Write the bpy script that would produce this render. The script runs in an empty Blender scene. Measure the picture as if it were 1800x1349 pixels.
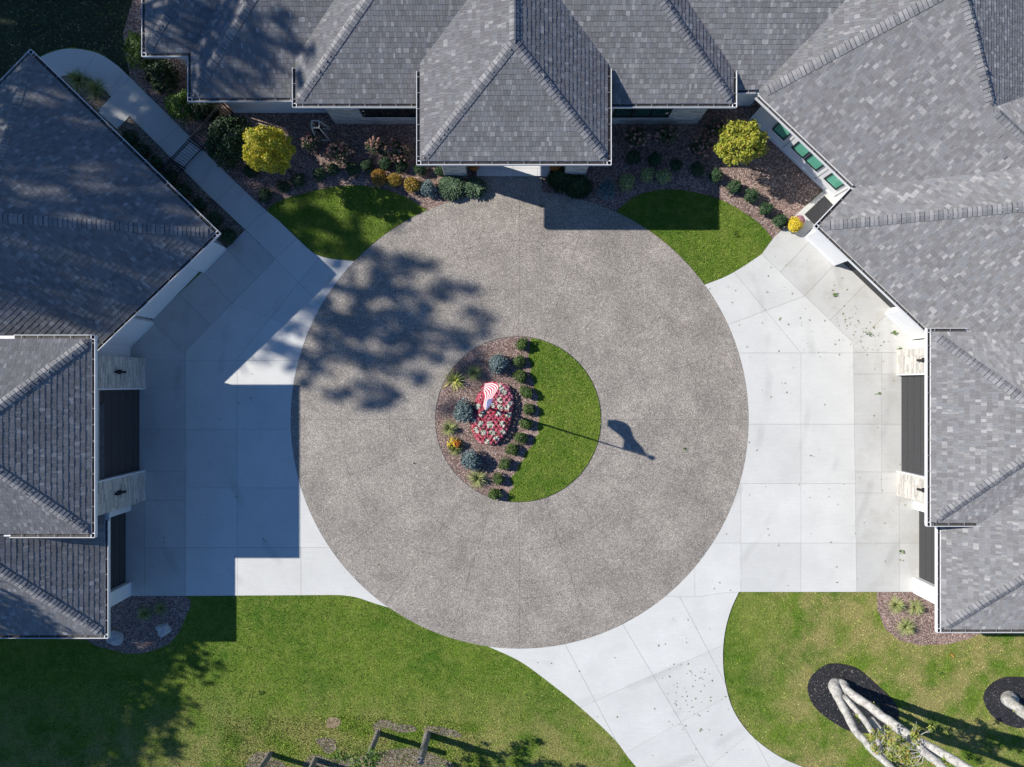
import bpy, bmesh, math, random
import numpy as np
from mathutils import Vector, Matrix

random.seed(7); RNG = np.random.default_rng(7)
S = bpy.context.scene
COL = S.collection
R = math.radians

# ------------------------------------------------------------------ camera / light
H = 31.0                     # drone height in metres
PX = 40.0                    # ground pixels of the 1800 px photograph per metre
CX, CY = 900.0, 674.5
cam_d = bpy.data.cameras.new('camera'); cam = bpy.data.objects.new('camera', cam_d); COL.objects.link(cam)
cam.location = (0, 0, H); cam.rotation_euler = (0, 0, 0)
cam_d.sensor_width = 36.0; cam_d.lens = 24.8; cam_d.clip_start = 0.5; cam_d.clip_end = 2000
S.camera = cam

SUN_ELEV = math.atan(0.72)
SDX, SDY = 0.9557, -0.2943   # world direction in which shadows fall
world = bpy.data.worlds.new('World'); S.world = world; world.use_nodes = True
wn = world.node_tree.nodes; wl = world.node_tree.links
bg = wn['Background']
sky = wn.new('ShaderNodeTexSky'); sky.sky_type = 'NISHITA'; sky.sun_disc = False
sky.sun_elevation = SUN_ELEV; sky.sun_rotation = math.atan2(-SDX, -SDY)
sky.altitude = 200; sky.air_density = 1.0; sky.dust_density = 0.0; sky.ozone_density = 10.0
wl.new(sky.outputs[0], bg.inputs[0]); bg.inputs[1].default_value = 0.100
sun_d = bpy.data.lights.new('sun', 'SUN'); sun = bpy.data.objects.new('sun', sun_d); COL.objects.link(sun)
sun_d.energy = 5.0; sun_d.angle = R(0.55); sun_d.color = (1.0, 0.955, 0.89)
ce, se = math.cos(SUN_ELEV), math.sin(SUN_ELEV)
sun.rotation_euler = Vector((-SDX*ce, -SDY*ce, se)).to_track_quat('Z', 'Y').to_euler()
sun.location = (-20, 6, 40)
S.view_settings.view_transform = 'Standard'; S.view_settings.look = 'None'
S.view_settings.exposure = 0.40; S.view_settings.gamma = 1.0
S.view_settings.use_curve_mapping = False

# ------------------------------------------------------------------ helpers
def G(x, y, z=0.0):
    """ground point given in photo-scale ground pixels"""
    return Vector(((x-CX)/PX, (CY-y)/PX, z))
def I(x, y, z=0.0):
    """world point at height z that a survey of the photograph puts at x, y"""
    k = 1 - z/H
    return Vector(((x-CX)*k/PX, (CY-y)*k/PX, z))
def Wg(p):  # world xy -> ground px
    return (p[0]*PX+CX, CY-p[1]*PX)

def link(name, mesh, parent=None, loc=None):
    o = bpy.data.objects.new(name, mesh); COL.objects.link(o)
    if loc is not None: o.location = loc
    if parent is not None: o.parent = parent
    return o
def tag(o, label, cat, group=None, kind=None):
    if label: o['label'] = label
    if cat: o['category'] = cat
    if group: o['group'] = group
    if kind: o['kind'] = kind
    return o
def empty(name, loc, label, cat, group=None):
    o = bpy.data.objects.new(name, None); COL.objects.link(o); o.location = loc
    o.empty_display_size = 0.3
    return tag(o, label, cat, group)
def mesh_np(name, V, F, mats, mi=None, smooth=False):
    """V (n,3), F list of tuples or (m,k) array"""
    me = bpy.data.meshes.new(name)
    V = np.asarray(V, dtype=np.float32)
    if isinstance(F, np.ndarray):
        m, k = F.shape
        me.vertices.add(len(V)); me.vertices.foreach_set('co', V.ravel())
        me.loops.add(m*k); me.loops.foreach_set('vertex_index', F.astype(np.int32).ravel())
        me.polygons.add(m)
        me.polygons.foreach_set('loop_start', np.arange(0, m*k, k, dtype=np.int32))
        try: me.polygons.foreach_set('loop_total', np.full(m, k, dtype=np.int32))
        except Exception: pass
        if mi is not None: me.polygons.foreach_set('material_index', np.asarray(mi, dtype=np.int32))
        me.update(calc_edges=True); me.validate()
    else:
        me.from_pydata([tuple(v) for v in V], [], F)
        if mi is not None:
            for p, i in zip(me.polygons, mi): p.material_index = i
        me.update()
    for m_ in (mats if isinstance(mats, (list, tuple)) else [mats]): me.materials.append(m_)
    me.polygons.foreach_set('use_smooth', [bool(smooth)]*len(me.polygons))
    return me

class MB:
    """collects boxes, prisms and tubes into one mesh"""
    def __init__(s): s.V = []; s.F = []; s.M = []
    def add(s, V, F, m=0):
        b = len(s.V); s.V += [tuple(v) for v in V]; s.F += [tuple(i+b for i in f) for f in F]; s.M += [m]*len(F)
    def prism(s, pts, z0, z1, m=0):
        n = len(pts)
        # make ccw
        a = sum(pts[i][0]*pts[(i+1) % n][1]-pts[(i+1) % n][0]*pts[i][1] for i in range(n))
        if a < 0: pts = list(pts)[::-1]
        V = [(p[0], p[1], z0) for p in pts]+[(p[0], p[1], z1) for p in pts]
        F = [tuple(range(n, 2*n)), tuple(range(n-1, -1, -1))]+[(i, (i+1) % n, n+(i+1) % n, n+i) for i in range(n)]
        s.add(V, F, m)
    def box(s, c, d, rz=0, m=0):
        x, y, z = d[0]/2, d[1]/2, d[2]/2; co, si = math.cos(rz), math.sin(rz)
        pts = [(c[0]+a*x*co-b*y*si, c[1]+a*x*si+b*y*co) for a, b in ((-1, -1), (1, -1), (1, 1), (-1, 1))]
        s.prism(pts, c[2]-z, c[2]+z, m)
    def run(s, p, q, inward, z0, z1, m=0, proud=0.0):
        """wall piece: outer face on the line p-q (ground px), thickness to the side 'inward' (world vec, metres)"""
        a, b = G(*p), G(*q); iv = Vector(inward+(0,)) if len(inward) == 2 else Vector(inward)
        o = iv.normalized()*(-proud)
        s.prism([(a+o)[:2], (b+o)[:2], (b+iv)[:2], (a+iv)[:2]], z0, z1, m)
    def tube(s, pts, rad, n=8, m=0, cap=True):
        pts = [Vector(p) for p in pts]; rings = []
        if not isinstance(rad, (list, tuple)): rad = [rad]*len(pts)
        up = None
        for i, p in enumerate(pts):
            t = (pts[min(i+1, len(pts)-1)]-pts[max(i-1, 0)]).normalized()
            if up is None:
                up = t.cross(Vector((0.3, 1, 0.2))); up = up.normalized()
            u = (up-t*up.dot(t)).normalized(); w = t.cross(u); up = u
            rings.append([p+(u*math.cos(2*math.pi*j/n)+w*math.sin(2*math.pi*j/n))*rad[i] for j in range(n)])
        V = [v for r in rings for v in r]; F = []
        for i in range(len(pts)-1):
            for j in range(n):
                a = i*n+j; b = i*n+(j+1) % n; F.append((a, b, b+n, a+n))
        if cap: F.append(tuple(range(n-1, -1, -1))); F.append(tuple(range((len(pts)-1)*n, len(pts)*n)))
        s.add(V, F, m)
    def build(s, name, mats, parent=None, smooth=False, loc=None):
        me = mesh_np(name, s.V, s.F, mats, s.M, smooth)
        return link(name, me, parent, loc)

# ------------------------------------------------------------------ materials
def nmat(name):
    m = bpy.data.materials.new(name); m.use_nodes = True
    nt = m.node_tree; b = nt.nodes['Principled BSDF']
    return m, nt, b
def N(nt, t, **kw):
    n = nt.nodes.new(t)
    for k, v in kw.items(): setattr(n, k, v)
    return n
def pos(nt):
    return N(nt, 'ShaderNodeNewGeometry').outputs['Position']
def noise(nt, scale, detail=3, rough=0.5, vec=None, dist=0):
    n = N(nt, 'ShaderNodeTexNoise'); n.inputs['Scale'].default_value = scale; n.inputs['Detail'].default_value = detail
    n.inputs['Roughness'].default_value = rough; n.inputs['Distortion'].default_value = dist
    nt.links.new(vec if vec else pos(nt), n.inputs['Vector']); return n.outputs['Fac']
def ramp(nt, fac, stops, interp='LINEAR'):
    r = N(nt, 'ShaderNodeValToRGB'); cr = r.color_ramp; cr.interpolation = interp
    while len(cr.elements) < len(stops): cr.elements.new(0.5)
    for e, (p, c) in zip(cr.elements, stops):
        e.position = p; e.color = (c[0], c[1], c[2], 1) if hasattr(c, '__len__') else (c, c, c, 1)
    nt.links.new(fac, r.inputs[0]); return r.outputs[0]
def mix(nt, fac, a, b, mode='MIX'):
    n = N(nt, 'ShaderNodeMix', data_type='RGBA', blend_type=mode)
    for q, v in ((0, fac), (6, a), (7, b)):
        if isinstance(v, bpy.types.NodeSocket): nt.links.new(v, n.inputs[q])
        elif hasattr(v, '__len__'): n.inputs[q].default_value = (v[0], v[1], v[2], 1)
        else: n.inputs[q].default_value = v if q == 0 else (v, v, v, 1)
    return n.outputs[2]
def bump(nt, b, h, strength=0.5, dist=0.02):
    n = N(nt, 'ShaderNodeBump'); n.inputs['Strength'].default_value = strength; n.inputs['Distance'].default_value = dist
    nt.links.new(h, n.inputs['Height']); nt.links.new(n.outputs[0], b.inputs['Normal'])
def voro(nt, scale, out='Color'):
    n = N(nt, 'ShaderNodeTexVoronoi'); n.inputs['Scale'].default_value = scale
    nt.links.new(pos(nt), n.inputs['Vector']); return n.outputs[out]
def sepx(nt, c):
    n = N(nt, 'ShaderNodeSeparateColor'); nt.links.new(c, n.inputs[0]); return n.outputs[0]
def plain(name, col, rough=0.6, metal=0, var=0.0, scale=6):
    m, nt, b = nmat(name)
    b.inputs['Roughness'].default_value = rough; b.inputs['Metallic'].default_value = metal
    f = noise(nt, scale, 4)
    lo = [c*(1-var) for c in col]; hi = [c*(1+var) for c in col]
    nt.links.new(ramp(nt, f, [(0.3, lo), (0.7, hi)]), b.inputs['Base Color'])
    return m
def island(name, stops, rough=0.7, grain=0.15, gscale=40, interp='LINEAR', sheen=0, trans=None):
    """colour drawn per separate piece (shingle, leaf, pebble)"""
    m, nt, b = nmat(name); b.inputs['Roughness'].default_value = rough; b.inputs['Diffuse Roughness'].default_value = 0.9
    r = N(nt, 'ShaderNodeNewGeometry').outputs['Random Per Island']
    c = ramp(nt, r, stops, interp)
    f = noise(nt, gscale, 2)
    c = mix(nt, 1.0, c, ramp(nt, f, [(0.25, 1-grain), (0.75, 1+grain)]), 'MULTIPLY')
    nt.links.new(c, b.inputs['Base Color'])
    if trans:
        tr = N(nt, 'ShaderNodeBsdfTranslucent'); nt.links.new(c, tr.inputs[0])
        ms = N(nt, 'ShaderNodeMixShader'); ms.inputs[0].default_value = trans
        nt.links.new(b.outputs[0], ms.inputs[1]); nt.links.new(tr.outputs[0], ms.inputs[2])
        nt.links.new(ms.outputs[0], nt.nodes['Material Output'].inputs[0])
    return m

def m_grass():
    m, nt, b = nmat('lawn grass'); b.inputs['Roughness'].default_value = 0.85
    b.inputs['Specular IOR Level'].default_value = 0.15
    n1 = noise(nt, 0.35, 4, 0.6); n2 = noise(nt, 2.2, 4, 0.65); n3 = noise(nt, 28, 3, 0.7)
    c = ramp(nt, n1, [(0.35, (0.078, 0.158, 0.016)), (0.6, (0.148, 0.220, 0.028))])
    c = mix(nt, ramp(nt, n2, [(0.42, 0.0), (0.72, 0.65)]), c, (0.225, 0.262, 0.055))
    # dry yellow patches grow towards the road end (south) and the east lawn
    sx = N(nt, 'ShaderNodeSeparateXYZ'); nt.links.new(pos(nt), sx.inputs[0])
    def mr(sock, a, b_, lo=0.0, hi=1.0):
        k = N(nt, 'ShaderNodeMapRange'); nt.links.new(sock, k.inputs[0])
        k.inputs[1].default_value = a; k.inputs[2].default_value = b_; k.inputs[3].default_value = lo; k.inputs[4].default_value = hi
        return k.outputs[0]
    def mth(op, a, c_):
        k = N(nt, 'ShaderNodeMath', operation=op)
        for i_, v in enumerate((a, c_)):
            if isinstance(v, bpy.types.NodeSocket): nt.links.new(v, k.inputs[i_])
            else: k.inputs[i_].default_value = v
        return k.outputs[0]
    east = mr(sx.outputs[0], 9.5, 13.0); south = mr(sx.outputs[1], -13.0, -15.6)
    low = mth('LESS_THAN', sx.outputs[1], -8.5)
    zone = mth('MULTIPLY', mth('MAXIMUM', mth('MULTIPLY', east, 1.0), mth('MULTIPLY', south, 0.75)), low)
    dry = mth('MULTIPLY', zone, ramp(nt, noise(nt, 0.75, 5, 0.62), [(0.40, 0.0), (0.60, 1.0)]))
    c = mix(nt, mth('MULTIPLY', dry, 0.85), c, (0.33, 0.285, 0.110))
    c = mix(nt, 1.0, c, ramp(nt, n3, [(0.25, 0.5), (0.5, 1.0), (0.8, 1.6)]), 'MULTIPLY')
    c = mix(nt, 1.0, c, ramp(nt, noise(nt, 11, 3, 0.6), [(0.3, 0.86), (0.7, 1.16)]), 'MULTIPLY')
    nt.links.new(c, b.inputs['Base Color']); bump(nt, b, noise(nt, 45, 3, 0.7), 1.0, 0.04)
    return m
def m_blades():
    """same colours as the lawn sheet for the standing tufts"""
    m = MAT_GRASS.copy(); m.name = 'grass blades'; nt = m.node_tree
    for n in list(nt.nodes):
        if n.type == 'BUMP': nt.nodes.remove(n)
    b = nt.nodes['Principled BSDF']; src = b.inputs['Base Color'].links[0].from_socket
    r = N(nt, 'ShaderNodeNewGeometry').outputs['Random Per Island']
    c = mix(nt, 1.0, src, ramp(nt, r, [(0, 0.6), (0.6, 1.15), (0.93, 1.9), (1.0, 3.0)]), 'MULTIPLY')
    nt.links.new(c, b.inputs['Base Color'])
    return m
def m_concrete(name, base, dark=0.0):
    m, nt, b = nmat(name); b.inputs['Roughness'].default_value = 0.85
    n1 = noise(nt, 0.7, 5, 0.6); n2 = noise(nt, 9, 4, 0.6)
    # broom streaks
    mp = N(nt, 'ShaderNodeMapping'); nt.links.new(pos(nt), mp.inputs[0]); mp.inputs['Scale'].default_value = (0.8, 9, 1)
    st = noise(nt, 1.6, 4, 0.6, mp.outputs[0])
    c = ramp(nt, n1, [(0.3, [v*0.93 for v in base]), (0.7, [v*1.04 for v in base])])
    c = mix(nt, 1.0, c, ramp(nt, n2, [(0.3, 0.965), (0.7, 1.02)]), 'MULTIPLY')
    c = mix(nt, 1.0, c, ramp(nt, st, [(0.3, 0.965), (0.7, 1.02)]), 'MULTIPLY')
    oi = N(nt, 'ShaderNodeObjectInfo').outputs['Random']
    c = mix(nt, 1.0, c, ramp(nt, oi, [(0, 0.935), (1, 1.02)]), 'MULTIPLY')
    # faint tyre arcs
    w = N(nt, 'ShaderNodeTexWave'); w.wave_type = 'RINGS'; w.rings_direction = 'Z'; w.inputs['Scale'].default_value = 0.17
    w.inputs['Distortion'].default_value = 5; w.inputs['Detail'].default_value = 2; w.inputs['Detail Scale'].default_value = 0.25
    nt.links.new(pos(nt), w.inputs['Vector'])
    ty = mix(nt, ramp(nt, noise(nt, 0.5, 2), [(0.5, 0.0), (0.62, 1.0)]), 1.0, ramp(nt, w.outputs['Fac'], [(0.0, 0.89), (0.12, 1.0)]))
    c = mix(nt, 1.0, c, ty, 'MULTIPLY')
    if dark:
        # water stains and soft brown marks on the aprons
        c = mix(nt, ramp(nt, noise(nt, 1.1, 4, 0.6), [(0.5, 0.0), (0.75, dark)]), c, (0.30, 0.27, 0.19))
    c = mix(nt, ramp(nt, noise(nt, 5.5, 2, 0.4), [(0.70, 0.0), (0.78, 0.18)]), c, (0.25, 0.24, 0.22))
    nt.links.new(c, b.inputs['Base Color']); bump(nt, b, noise(nt, 60, 2), 0.15, 0.004)
    return m
def m_aggregate():
    m, nt, b = nmat('exposed aggregate'); b.inputs['Roughness'].default_value = 0.8
    v = sepx(nt, voro(nt, 44))
    c = ramp(nt, v, [(0.0, (0.055, 0.050, 0.050)), (0.3, (0.13, 0.115, 0.105)), (0.62, (0.225, 0.205, 0.185)), (0.9, (0.38, 0.35, 0.315)), (1.0, (0.55, 0.52, 0.47))])
    v2 = sepx(nt, voro(nt, 80))
    c = mix(nt, 0.4, c, ramp(nt, v2, [(0.0, (0.07, 0.065, 0.062)), (0.5, (0.19, 0.175, 0.16)), (1.0, (0.46, 0.42, 0.38))]))
    c = mix(nt, 1.0, c, ramp(nt, noise(nt, 0.55, 6, 0.62), [(0.3, 0.93), (0.7, 1.46)]), 'MULTIPLY')
    c = mix(nt, 1.0, c, ramp(nt, noise(nt, 3.0, 4, 0.62), [(0.3, 0.88), (0.7, 1.12)]), 'MULTIPLY')
    oi = N(nt, 'ShaderNodeObjectInfo').outputs['Random']
    c = mix(nt, 1.0, c, ramp(nt, oi, [(0, 0.975), (1, 1.025)]), 'MULTIPLY')
    c = mix(nt, 1.0, c, (1.05, 1.03, 0.97), 'MULTIPLY')
    c = mix(nt, ramp(nt, noise(nt, 2.4, 3, 0.5), [(0.66, 0.0), (0.76, 0.28)]), c, (0.10, 0.09, 0.08))
    nt.links.new(c, b.inputs['Base Color']); bump(nt, b, voro(nt, 40, 'Distance'), 0.5, 0.01)
    return m
def m_gravel(name, stops, scale=22, big=0.25):
    m, nt, b = nmat(name); b.inputs['Roughness'].default_value = 0.9
    v = sepx(nt, voro(nt, scale))
    c = ramp(nt, v, stops)
    c = mix(nt, 1.0, c, ramp(nt, noise(nt, 1.2, 5, 0.6), [(0.3, 1-big), (0.7, 1+big)]), 'MULTIPLY')
    nt.links.new(c, b.inputs['Base Color']); bump(nt, b, voro(nt, scale, 'Distance'), 1.0, 0.03)
    return m
def m_stone(name, base):
    m, nt, b = nmat(name); b.inputs['Roughness'].default_value = 0.8
    r = N(nt, 'ShaderNodeNewGeometry').outputs['Random Per Island']
    c = ramp(nt, r, [(0, [v*0.72 for v in base]), (0.5, base), (1, [v*1.18 for v in base])])
    c = mix(nt, 1.0, c, ramp(nt, noise(nt, 12, 4, 0.6), [(0.3, 0.85), (0.7, 1.1)]), 'MULTIPLY')
    nt.links.new(c, b.inputs['Base Color']); bump(nt, b, noise(nt, 30, 3), 0.3, 0.01)
    return m
def m_glass(name, col):
    m, nt, b = nmat(name); b.inputs['Roughness'].default_value = 0.04
    b.inputs['Base Color'].default_value = (*col, 1); b.inputs['Specular IOR Level'].default_value = 0.6
    f = noise(nt, 1.5, 2); nt.links.new(ramp(nt, f, [(0.3, [v*0.85 for v in col]), (0.7, [v*1.1 for v in col])]), b.inputs['Base Color'])
    return m
def m_flag():
    m, nt, b = nmat('flag cloth'); b.inputs['Roughness'].default_value = 0.8
    uv = N(nt, 'ShaderNodeUVMap'); sx = N(nt, 'ShaderNodeSeparateXYZ'); nt.links.new(uv.outputs[0], sx.inputs[0])
    def mth(op, a, c_=0.0):
        k = N(nt, 'ShaderNodeMath', operation=op)
        for i_, v in enumerate((a, c_)):
            if isinstance(v, bpy.types.NodeSocket): nt.links.new(v, k.inputs[i_])
            else: k.inputs[i_].default_value = v
        return k.outputs[0]
    u, v = sx.outputs[0], sx.outputs[1]          # v = 0 at the top edge
    stripe = mth('LESS_THAN', mth('MODULO', mth('MULTIPLY', v, 6.5), 1.0), 0.5)
    c = mix(nt, stripe, (0.78, 0.76, 0.76), (0.52, 0.035, 0.05))
    canton = mth('MULTIPLY', mth('LESS_THAN', u, 0.4), mth('LESS_THAN', v, 0.5385))
    # 9 staggered star rows
    gu, gv = mth('MULTIPLY', u, 15.0), mth('MULTIPLY', v, 18.57*0.5)
    row = mth('FLOOR', mth('MULTIPLY', v, 16.7))
    sh = mth('MULTIPLY', mth('MODULO', row, 2.0), 0.5)
    fu = mth('SUBTRACT', mth('FRACT', mth('ADD', gu, sh)), 0.5)
    fv = mth('SUBTRACT', mth('FRACT', mth('MULTIPLY', v, 16.7)), 0.5)
    d = mth('ADD', mth('MULTIPLY', fu, fu), mth('MULTIPLY', mth('MULTIPLY', fv, fv), 0.6))
    star = mth('LESS_THAN', d, 0.035)
    cc = mix(nt, star, (0.03, 0.045, 0.20), (0.75, 0.75, 0.78))
    c = mix(nt, canton, c, cc)
    nt.links.new(c, b.inputs['Base Color'])
    tr = N(nt, 'ShaderNodeBsdfTranslucent'); nt.links.new(c, tr.inputs[0])
    ms = N(nt, 'ShaderNodeMixShader'); ms.inputs[0].default_value = 0.15
    nt.links.new(b.outputs[0], ms.inputs[1]); nt.links.new(tr.outputs[0], ms.inputs[2])
    nt.links.new(ms.outputs[0], nt.nodes['Material Output'].inputs[0])
    return m

MAT_GRASS = m_grass(); MAT_BLADE = m_blades()
MAT_CONC = m_concrete('pale concrete', (0.615, 0.610, 0.570))
MAT_CONC2 = m_concrete('older apron concrete', (0.53, 0.525, 0.495), 0.30)
MAT_JOINT = plain('joint filler', (0.27, 0.27, 0.26), 0.9, var=0.2)
MAT_AGG = m_aggregate()
MAT_AGGJ = plain('aggregate joint', (0.13, 0.12, 0.12), 0.9, var=0.2)
MAT_BED = m_gravel('pink brown gravel', [(0, (0.08, 0.052, 0.042)), (0.4, (0.20, 0.132, 0.112)), (0.75, (0.32, 0.222, 0.185)), (1, (0.52, 0.41, 0.34))])
MAT_PEB = island('loose pebbles', [(0, (0.11, 0.07, 0.058)), (0.5, (0.28, 0.185, 0.155)), (0.85, (0.42, 0.31, 0.26)), (1, (0.58, 0.48, 0.41))])
MAT_BLACKMULCH = m_gravel('black mulch', [(0, (0.006, 0.006, 0.007)), (0.6, (0.022, 0.021, 0.024)), (0.95, (0.04, 0.038, 0.04)), (1, (0.22, 0.20, 0.18))], 30)
MAT_BROWNMULCH = m_gravel('bark mulch', [(0, (0.07, 0.048, 0.034)), (0.5, (0.20, 0.155, 0.118)), (1, (0.36, 0.31, 0.25))], 24, 0.4)
MAT_SOIL = plain('bare soil', (0.27, 0.20, 0.13), 0.95, var=0.25, scale=8)
SH = [(0, (0.172, 0.168, 0.170)), (0.22, (0.195, 0.190, 0.190)), (0.45, (0.215, 0.210, 0.209)), (0.62, (0.218, 0.222, 0.233)), (0.82, (0.242, 0.237, 0.236)), (0.93, (0.29, 0.285, 0.284)), (1, (0.37, 0.362, 0.355))]
MAT_SHINGLE = island('slate grey shingles', SH, 0.85, 0.22, 30)
MAT_DECK = plain('shingle underlay', (0.12, 0.12, 0.125), 0.9, var=0.2)
MAT_SEAM = plain('dark ridge seam', (0.04, 0.04, 0.044), 0.9, var=0.2)
mm, nt_, b_ = nmat('ridge shingles'); b_.inputs['Roughness'].default_value = 0.85
c_ = ramp(nt_, N(nt_, 'ShaderNodeObjectInfo').outputs['Random'], [(0, (0.155, 0.155, 0.162)), (0.5, (0.20, 0.198, 0.202)), (1, (0.26, 0.256, 0.256))])
c_ = mix(nt_, 1.0, c_, ramp(nt_, noise(nt_, 25, 3), [(0.3, 0.85), (0.7, 1.15)]), 'MULTIPLY')
nt_.links.new(c_, b_.inputs['Base Color']); MAT_CAP = mm
MAT_WHITE = plain('white painted siding', (0.74, 0.74, 0.73), 0.55, var=0.03, scale=3)
MAT_TRIM = plain('white metal trim', (0.72, 0.72, 0.72), 0.4, var=0.04)
MAT_STRAP = plain('grey gutter strap', (0.30, 0.30, 0.30), 0.5, var=0.2)
MAT_GUTTER = plain('gutter inside', (0.06, 0.055, 0.05), 0.8, var=0.5, scale=15)
MAT_STONE = m_stone('pale limestone veneer', (0.50, 0.47, 0.42))
MAT_MORTAR = plain('mortar', (0.42, 0.40, 0.37), 0.9, var=0.1)
MAT_GDOOR = plain('charcoal garage door', (0.040, 0.040, 0.041), 0.85, var=0.08)
MAT_BLACK = plain('black metal', (0.012, 0.012, 0.013), 0.4, 0.3, var=0.2)
MAT_FRAME = plain('black window frame', (0.014, 0.014, 0.015), 0.4, var=0.1)
MAT_GREENGLASS = m_glass('green tinted glass', (0.13, 0.43, 0.30))
MAT_DARKGLASS = m_glass('dark glass', (0.010, 0.014, 0.014))
MAT_TEALGLASS = m_glass('dim teal glass', (0.014, 0.05, 0.045))
MAT_PORCH = m_concrete('porch slab', (0.66, 0.65, 0.63))
MAT_BARK = plain('pale grey bark', (0.45, 0.43, 0.395), 0.9, var=0.35, scale=5)
_nt = MAT_BARK.node_tree; _b = _nt.nodes['Principled BSDF']; _src = _b.inputs['Base Color'].links[0].from_socket
_nt.links.new(mix(_nt, 1.0, _src, ramp(_nt, noise(_nt, 22, 5, 0.75), [(0.3, 0.55), (0.5, 1.0), (0.75, 1.25)]), 'MULTIPLY'), _b.inputs['Base Color'])
bump(_nt, _b, noise(_nt, 26, 5, 0.7), 1.0, 0.03)
MAT_DBARK = plain('dark bark', (0.07, 0.055, 0.045), 0.9, var=0.3)
MAT_POST = plain('weathered grey timber', (0.20, 0.185, 0.165), 0.9, var=0.4, scale=12)
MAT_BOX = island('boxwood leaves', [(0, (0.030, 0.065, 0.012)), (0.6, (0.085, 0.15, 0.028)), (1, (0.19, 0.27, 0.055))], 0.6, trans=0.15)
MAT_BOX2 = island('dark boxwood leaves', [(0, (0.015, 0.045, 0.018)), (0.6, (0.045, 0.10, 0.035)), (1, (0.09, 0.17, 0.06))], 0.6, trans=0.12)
MAT_SPRUCE = island('blue spruce needles', [(0, (0.06, 0.10, 0.095)), (0.5, (0.15, 0.21, 0.21)), (1, (0.28, 0.36, 0.35))], 0.7)
MAT_JUN = island('juniper needles', [(0, (0.04, 0.075, 0.035)), (0.5, (0.10, 0.17, 0.085)), (1, (0.21, 0.30, 0.16))], 0.7)
MAT_EVER = island('evergreen needles', [(0, (0.012, 0.030, 0.010)), (0.6, (0.03, 0.07, 0.018)), (1, (0.07, 0.13, 0.03))], 0.7)
MAT_BRIGHT = island('bright shrub leaves', [(0, (0.03, 0.075, 0.012)), (0.6, (0.10, 0.19, 0.025)), (1, (0.22, 0.34, 0.05))], 0.6, trans=0.2)
MAT_YELLOW = island('yellow autumn leaves', [(0, (0.28, 0.33, 0.02)), (0.4, (0.50, 0.50, 0.03)), (0.8, (0.72, 0.58, 0.04)), (1, (0.80, 0.66, 0.12))], 0.6, trans=0.3)
MAT_LIME = island('lime autumn leaves', [(0, (0.20, 0.26, 0.03)), (0.5, (0.42, 0.46, 0.05)), (0.85, (0.60, 0.56, 0.07)), (1, (0.62, 0.40, 0.10))], 0.6, trans=0.3)
MAT_GOLD = island('golden spirea leaves', [(0, (0.20, 0.13, 0.02)), (0.5, (0.46, 0.33, 0.04)), (0.85, (0.58, 0.45, 0.10)), (1, (0.55, 0.20, 0.03))], 0.6, trans=0.2)
MAT_ORANGE = island('orange tinged leaves', [(0, (0.20, 0.10, 0.02)), (0.5, (0.45, 0.22, 0.03)), (1, (0.55, 0.40, 0.07))], 0.6, trans=0.2)
MAT_HYD = island('hydrangea leaves', [(0, (0.03, 0.05, 0.02)), (0.6, (0.08, 0.11, 0.04)), (1, (0.16, 0.17, 0.07))], 0.6)
MAT_HEAD = island('dried pink flower heads', [(0, (0.20, 0.09, 0.07)), (0.5, (0.36, 0.19, 0.15)), (0.9, (0.46, 0.29, 0.22)), (1, (0.55, 0.12, 0.12))], 0.8)
MAT_REDFL = island('red begonia petals', [(0, (0.45, 0.02, 0.03)), (0.5, (0.60, 0.05, 0.08)), (0.8, (0.66, 0.13, 0.20)), (1, (0.75, 0.30, 0.38))], 0.6)
MAT_PINKFL = island('pink begonia petals', [(0, (0.50, 0.06, 0.11)), (0.5, (0.65, 0.16, 0.24)), (1, (0.80, 0.42, 0.48))], 0.6)
MAT_WHITEFL = island('cream flower petals', [(0, (0.36, 0.38, 0.24)), (0.4, (0.66, 0.64, 0.52)), (1, (0.80, 0.78, 0.70))], 0.6)
MAT_YUCCA = island('yellow striped blades', [(0, (0.18, 0.27, 0.04)), (0.5, (0.52, 0.54, 0.09)), (1, (0.78, 0.70, 0.28))], 0.6)
MAT_FINEGR = island('fine ornamental grass', [(0, (0.14, 0.19, 0.05)), (0.5, (0.34, 0.40, 0.12)), (1, (0.62, 0.60, 0.30))], 0.7)
MAT_MUMY = island('yellow mum petals', [(0, (0.55, 0.38, 0.01)), (0.5, (0.78, 0.60, 0.02)), (1, (0.85, 0.72, 0.10))], 0.6)
MAT_MUMP = island('purple mum petals', [(0, (0.22, 0.05, 0.10)), (1, (0.50, 0.20, 0.28))], 0.6)
MAT_MUMO = island('orange mum petals', [(0, (0.45, 0.12, 0.01)), (1, (0.68, 0.26, 0.03))], 0.6)
MAT_TREELEAF = island('green tree leaves', [(0, (0.03, 0.06, 0.01)), (0.5, (0.10, 0.16, 0.03)), (0.85, (0.25, 0.28, 0.05)), (1, (0.38, 0.22, 0.05))], 0.6, trans=0.2)
MAT_TWIG = island('lime tree leaves', [(0, (0.10, 0.15, 0.02)), (0.5, (0.26, 0.33, 0.05)), (0.8, (0.42, 0.45, 0.10)), (1, (0.50, 0.25, 0.07))], 0.6, trans=0.25)
MAT_BLACKMAT = plain('black door mat', (0.03, 0.03, 0.033), 0.9, var=0.3, scale=20)
MAT_ROCK = plain('pale boulder', (0.42, 0.42, 0.40), 0.85, var=0.3, scale=6)
MAT_POT = plain('dark pot', (0.05, 0.045, 0.04), 0.6, var=0.1)
MAT_FALLEN = island('fallen leaves', [(0, (0.10, 0.085, 0.045)), (0.4, (0.16, 0.15, 0.07)), (0.8, (0.22, 0.26, 0.08)), (1, (0.35, 0.18, 0.10))], 0.8)
MAT_FLAG = m_flag()
MAT_CREAM = plain('cream painted wood', (0.55, 0.52, 0.46), 0.6, var=0.1)

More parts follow.
